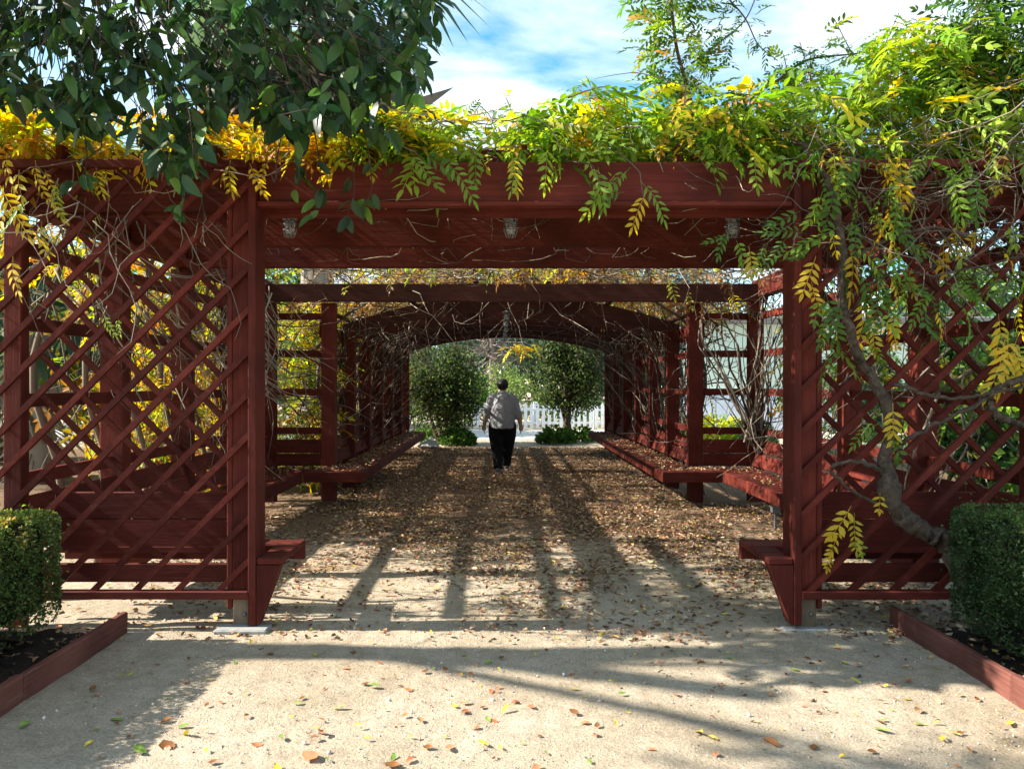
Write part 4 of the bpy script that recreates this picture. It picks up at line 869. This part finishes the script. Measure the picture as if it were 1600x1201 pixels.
# ------------------------------------------------------------------ person
px0 = P(785, 738, 13.4)[0]; py0 = 13.4
per = thing('person', 'person in grey top and black trousers walking away down the tunnel', 'person', (px0, py0, 0))
SKIN = plain('skin', (.42, .24, .17), .55, .35, 30, .1); HAIR = plain('hair', (.012, .009, .008), .6, .4, 60, .4, .5); PANT = plain('black_trousers', (.008, .008, .010), .85, .15, 40, .3, .3); SHOE = plain('shoe', (.10, .095, .10), .6, .3, 30, .3); SOLE = plain('sole', (.5, .48, .46), .7, .2)
tm, nt, b = mat('grey_knit', .9, .15); t = N(nt, 'ShaderNodeTexCoord'); n1 = noise(nt, vscale(nt, t.outputs['Object'], (30, 30, 60)).outputs[0], 1, 6, .7); n2 = noise(nt, t.outputs['Object'], 9, 4)
c = mixc(nt, n1.outputs['Fac'], (.13, .13, .14), (.34, .34, .36)); c = mixc(nt, ramp(nt, n2.outputs['Fac'], [(.4, (0, 0, 0)), (.65, (.5, .5, .5))]).outputs[0], c, (.33, .33, .34)); L(nt, c, b.inputs['Base Color']); bump(nt, b, n1.outputs['Fac'], .5, .01)
def remesh(o, v, sm=6):
    m = o.modifiers.new('remesh', 'REMESH'); m.mode = 'VOXEL'; m.voxel_size = v; m.use_smooth_shade = True
    if sm: s_ = o.modifiers.new('smooth', 'SMOOTH'); s_.iterations = sm; s_.factor = .5
def pp(*c): return [np.array((px0+a, py0+b_, z)) for a, b_, z in c]
body = Tubes()
body.add(pp((0, .03, 1.20), (0, .02, 1.34), (.0, .02, 1.42), (0, .03, 1.46)), [.10, .075, .056, .055], None, 14)     # neck
body.add(pp((0, .03, 1.415), (0, .035, 1.44), (0, .04, 1.48), (0, .04, 1.53), (0, .035, 1.58), (0, .03, 1.61)), [.035, .062, .076, .080, .066, .02], None, 16, None, [(1.18, .95)]*6)   # head
body.add(pp((0, .125, 1.50), (0, .135, 1.49), (0, .12, 1.475)), [.008, .014, .012], None, 8)                          # nose
for s in (-1, 1):
    body.add(pp((s*.078, .03, 1.535), (s*.086, .025, 1.515), (s*.078, .03, 1.49)), [.010, .018, .010], None, 8)      # ears
    sw = .06 if s < 0 else -.02
    body.add(pp((s*.17, .0, 1.29), (s*.235, .0, 1.14), (s*.275, .02+sw, 1.0), (s*.305, .05+sw, .90), (s*.322, .08+sw, .80)), [.07, .064, .052, .043, .030], None, 12)
    hx, hy, hz = s*.327, .09+sw, .775
    body.add(pp((hx, hy-.01, hz+.03), (hx, hy, hz), (hx, hy+.005, hz-.05)), [.028, .036, .034], None, 10, None, [(.7, 1.1)]*3)
    for f in range(4):
        yy = hy-.03+f*.021; ln = (.055, .068, .072, .06)[f]
        body.add(pp((hx, yy, hz-.045), (hx-s*.006, yy+.002, hz-.045-ln*.5), (hx-s*.02, yy+.004, hz-.045-ln)), [.0105, .0095, .008], None, 7)
    body.add(pp((hx-s*.004, hy+.03, hz-.005), (hx-s*.012, hy+.052, hz-.03), (hx-s*.018, hy+.056, hz-.058)), [.013, .011, .009], None, 7)
for s in (-1, 1): body.add(pp((s*.1, .0, 1.2), (s*.1, .0, .9), (s*.1, .0, .7)), [.1, .12, .1], None, 10)
body.add(pp((0, 0, 1.3), (0, 0, 1.0), (0, 0, .8)), [.15, .2, .2], None, 14)
o = body.build('body', SKIN, per); remesh(o, .0065, 3)
top = Tubes()
top.add(pp((0, .015, 1.405), (0, .01, 1.37), (0, 0, 1.31), (0, -.005, 1.20), (0, 0, 1.07), (0, 0, .95), (0, .0, .84), (0, .0, .775)), [.075, .15, .215, .26, .282, .292, .292, .288], None, 28, None, [(1, .85), (1, .72), (1, .66), (1, .68), (1, .70), (1, .72), (1, .73), (1, .73)])
for s in (-1, 1):
    sw = .06 if s < 0 else -.02
    top.add(pp((s*.12, .01, 1.345), (s*.17, .0, 1.27), (s*.215, .0, 1.15), (s*.255, .015+sw*.8, 1.04), (s*.285, .03+sw, .945)), [.075, .10, .092, .078, .070], None, 14)
o = top.build('top', tm, per); remesh(o, .012, 8)
tx = bpy.data.textures.new('folds', 'CLOUDS'); tx.noise_scale = .11; dm = o.modifiers.new('folds', 'DISPLACE'); dm.texture = tx; dm.strength = .022; dm.mid_level = .5
tro = Tubes()
for s, fy in ((-1, -.08), (1, .42)):
    k = (-.0, 0)[s > 0]
    tro.add(pp((s*.085, 0, .86), (s*.1, .01+fy*.05, .76), (s*.105, fy*.25, .62), (s*.098, fy*.55+.05, .44), (s*.085, fy*.78+.01, .25), (s*.075, fy*.95-.01, .10), (s*.075, fy*.97-.02, .075)), [.15, .150, .135, .106, .086, .078, .076], None, 16)
tro.add(pp((0, 0, .90), (0, 0, .82), (0, -.01, .74), (0, 0, .68)), [.21, .235, .225, .13], None, 20, None, [(1, .74)]*4)
o = tro.build('trousers', PANT, per); remesh(o, .012, 4)
for s, fy in ((-1, -.08), (1, .42)):
    sh = Tubes(); x = s*.078; y = fy*.97-.02; up = 0.0 if s < 0 else .0
    sh.add(pp((x, y-.075, .045), (x, y-.04, .05), (x, y+.04, .052), (x+s*.01, y+.12, .04), (x+s*.015, y+.18, .032)), [.035, .047, .048, .044, .022], None, 12, None, [(.95, .9)]*5); sh.add(pp((x, y, .05), (x, y-.005, .11)), [.045, .042], None, 10)
    o = sh.build('shoe', SHOE, per); remesh(o, .007, 2)
    so = Tubes(); so.add(pp((x, y-.08, .012), (x, y, .012), (x+s*.01, y+.1, .012), (x+s*.015, y+.19, .014)), [.034, .044, .046, .02], None, 12, None, [(1, .26)]*4); so.build('sole', SOLE, o)
hair = Tubes()
hair.add(pp((0, .005, 1.445), (0, .0, 1.48), (0, .005, 1.53), (0, .015, 1.58), (0, .02, 1.622), (0, .02, 1.632)), [.062, .098, .118, .110, .076, .02], None, 18, None, [(1.02, .92)]*6)
for _ in range(60):
    a = rng.uniform(0, 6.283); z = rng.uniform(1.5, 1.62); r_ = .088 if z < 1.58 else .07; hair.add(pp((r_*math.cos(a)*.9, .01+r_*math.sin(a)*.8-.01, z), (r_*math.cos(a+.3)*1.12, .005+r_*math.sin(a+.3), z-.015)), [.016, .008], None, 6)
o = hair.build('hair', HAIR, per); remesh(o, .007, 2)

# ------------------------------------------------------------------ litter
LC = [(.22, .125, .07), (.33, .20, .11), (.46, .32, .20), (.13, .075, .048), (.56, .43, .28), (.5, .35, .10)]
lv = Leaves()
def litter(n, x0, x1, y0, y1, z=0.006, cols=LC, wts=(4, 4, 3, 4, 1.5, .7), sc=(.025, .062), dens=None, tmpl=CURL, tilt=.35):
    x = rng.uniform(x0, x1, n); y = rng.uniform(y0, y1, n)
    if dens is not None: k = rng.random(n) < dens(x, y); x = x[k]; y = y[k]
    m = len(x); a = rng.uniform(0, 6.283, m); d = np.stack([np.cos(a), np.sin(a), rng.normal(0, tilt*.5, m)], 1)
    p = np.stack([x, y, z+rng.random(m)*.012], 1); up = np.tile([0, 0, 1.], (m, 1)); up[rng.random(m) < .3] *= -1
    s = np.stack([rng.uniform(*sc, m)*rng.uniform(.6, 1, m), rng.uniform(*sc, m), rng.uniform(*sc, m)*rng.uniform(.4, 1.6, m)], 1)
    lv.add(tmpl, p, frames(d, up, tilt), s, palette(m, cols, wts, .25))
patch = lambda x, y: np.clip(.55+.35*np.sin(x*2.7+y*1.3)+.3*np.sin(x*5.1-y*3.3), .12, 1)
litter(32000, -2.4, 2.4, 9.5, 18.6, dens=lambda x, y: np.clip(patch(x, y)+.3, .3, 1))
litter(48000, -3.3, 3.4, 6.2, 9.8, dens=lambda x, y: patch(x, y)*np.interp(y, [6.2, 7.2, 9.0], [.45, .8, 1])*np.interp(x, [-3, -1, 3], [.45, .75, 1]))
litter(13000, -3.2, 3.5, 4.6, 6.4, dens=lambda x, y: patch(x, y)*np.interp(x, [-3, -.6, 1.2, 3], [.3, .5, .85, 1])*np.interp(y, [4.6, 5.2, 6.4], [.3, .55, 1]))
litter(1500, .6, 4.2, 3.2, 4.9, dens=lambda x, y: patch(x, y)*np.interp(y, [3.2, 4.9], [.12, .9])*np.interp(x, [.6, 2.2], [.3, 1]), sc=(.015, .045))
litter(1500, -3, 3, 2.6, 4.9, dens=lambda x, y: patch(x, y)*.8, sc=(.006, .018))
litter(3000, -3, 3, 4.7, 7.5, dens=lambda x, y: patch(x, y), sc=(.008, .025))
litter(900, -4.4, -2.55, 2.4, 4.7, .06); litter(1200, 2.42, 4.4, 2.4, 4.7, .06, sc=(.03, .06)); litter(1800, -14, -3.4, 5, 16); litter(1600, 3.5, 9, 5, 18)
tag(lv.build('leaf_litter', LITTER, None, 'stuff', (0, 10, 0)), 'dry brown leaf litter carpeting the tunnel walk', 'leaf litter')
lv = Leaves()
for s in (-1, 1):
    litter(1300, min(s*1.9, s*2.3), max(s*1.9, s*2.3), 10.0, 17.4, .462, sc=(.025, .05)); litter(260, min(s*1.9, s*3.1), max(s*1.9, s*3.1), 9.62, 10.0, .462, sc=(.025, .05)); litter(160 if s < 0 else 260, min(s*2.7, s*3.1), max(s*2.7, s*3.1), 6, 9.6, .462, sc=(.025, .05))
tag(lv.build('leaf_litter', LITTER, None, 'stuff', (0, 12, .46)), 'dry leaves lying on the bench seats', 'leaf litter')
# pebbles
n = 9000; lv = Leaves(); OCT = (np.array([(1, 0, 0), (0, 1, 0), (-1, 0, 0), (0, -1, 0), (0, 0, .7), (0, 0, -.7)], dtype=float), np.array([(0, 1, 4), (1, 2, 4), (2, 3, 4), (3, 0, 4), (1, 0, 5), (2, 1, 5), (3, 2, 5), (0, 3, 5)]))
p = np.stack([rng.uniform(-2.4, 2.3, n), 2.7+3.4*rng.random(n)**1.3, rng.uniform(.0, .004, n)], 1); dd = unit(rng.normal(0, 1, (n, 3)))
lv.add(OCT, p, frames(dd, np.tile([0, 0, 1.], (n, 1)), .5), rng.gamma(2.2, .0014, n)[:, None]*rng.uniform(.6, 1.2, (n, 3)), palette(n, [(.5, .44, .36), (.36, .30, .24), (.62, .57, .5), (.22, .19, .16)], [4, 3, 2, 1]))
tag(lv.build('gravel', STONE, None, 'stuff', (0, 4, 0)), 'loose fine grit and pebbles on the ground', 'gravel')
# individual fallen leaves in front
FK = [('yellow', [(.62, .46, .05), (.5, .42, .06)], OVS, 'single yellow fallen leaf lying on the pale gravel', (.045, .075)), ('green', [(.16, .25, .05), (.24, .33, .07)], OVS, 'single green fallen leaf lying on the pale gravel', (.045, .075)), ('brown', [(.2, .09, .035), (.3, .13, .05), (.36, .2, .1)], CURL, 'single curled brown fallen leaf lying on the pale gravel', (.04, .085)), ('rust', [(.42, .14, .06), (.48, .2, .1)], CURL, 'single rust red fallen leaf lying on the pale gravel', (.03, .055))]
fm = {}
for kn, cs, tm_, lb, sc_ in FK:
    fm[kn] = []
    for q in range(4):
        V, T = tm_; V = V.copy(); V[:, 2] = V[:, 2]*rng.uniform(.3, 1.3)+.12*np.sin(V[:, 1]*4+q)*rng.uniform(-.6, 1)+rng.normal(0, .02, len(V)); V[:, 2] -= V[:, 2].min(); V[:, 0] *= rng.uniform(.7, 1.1)
        c = np.array(cs[q % len(cs)])*np.exp(rng.normal(0, .22, (len(V), 1))); fm[kn].append(mesh_np('fallen_leaf', V, T, np.clip(c, 0, 1), LITTER, True))
spots = [(763, 1168, 0, .085), (540, 1107, 0, .08), (795, 1110, 0, .07), (1315-210, 1155, 0, .06), (1180-80, 1154, 0, .07), (905, 1079, 0, .06), (575, 1074, 1, .08), (500, 1172-20, 2, .06), (210, 1172, 1, .1), (255, 1160, 2, .11), (297, 1153, 0, .08), (495, 1190, 3, .11), (430, 1196, 0, .09), (30, 1140, 1, .08), (270, 1125, 2, .07), (190, 1128, 1, .09), (1575, 1135, 0, .08), (1190, 1160, 2, .1), (508, 1127, 3, .05), (265, 1166, 3, .04), (1440, 1110, 2, .07), (1010, 1010, 1, .05), (1390, 1145, 1, .08), (600, 1196, 2, .08), (845, 1198, 3, .07), (1500, 1150, 0, .06)]
for _ in range(235): spots.append((rng.uniform(0, 1600), 985+215*rng.random()**1.25, int(rng.choice(4, p=[.3, .12, .38, .2])), rng.uniform(.025, .062)))
for px, py, k, s in spots:
    p = P(px, py, CH*F/(py-VY)); kn = FK[k][0]
    if p[0] < -2.45 or p[0] > 2.3: continue
    o = obj('fallen_leaf', fm[kn][rng.integers(4)], None, (p[0], p[1], .007)); o.rotation_euler = (rng.normal(0, .12), rng.normal(0, .12), rng.uniform(0, 6.283)); s *= .88; o.scale = (s, s, s)
    tag(o, FK[k][3], 'leaf', '%s leaves fallen on the gravel' % kn)
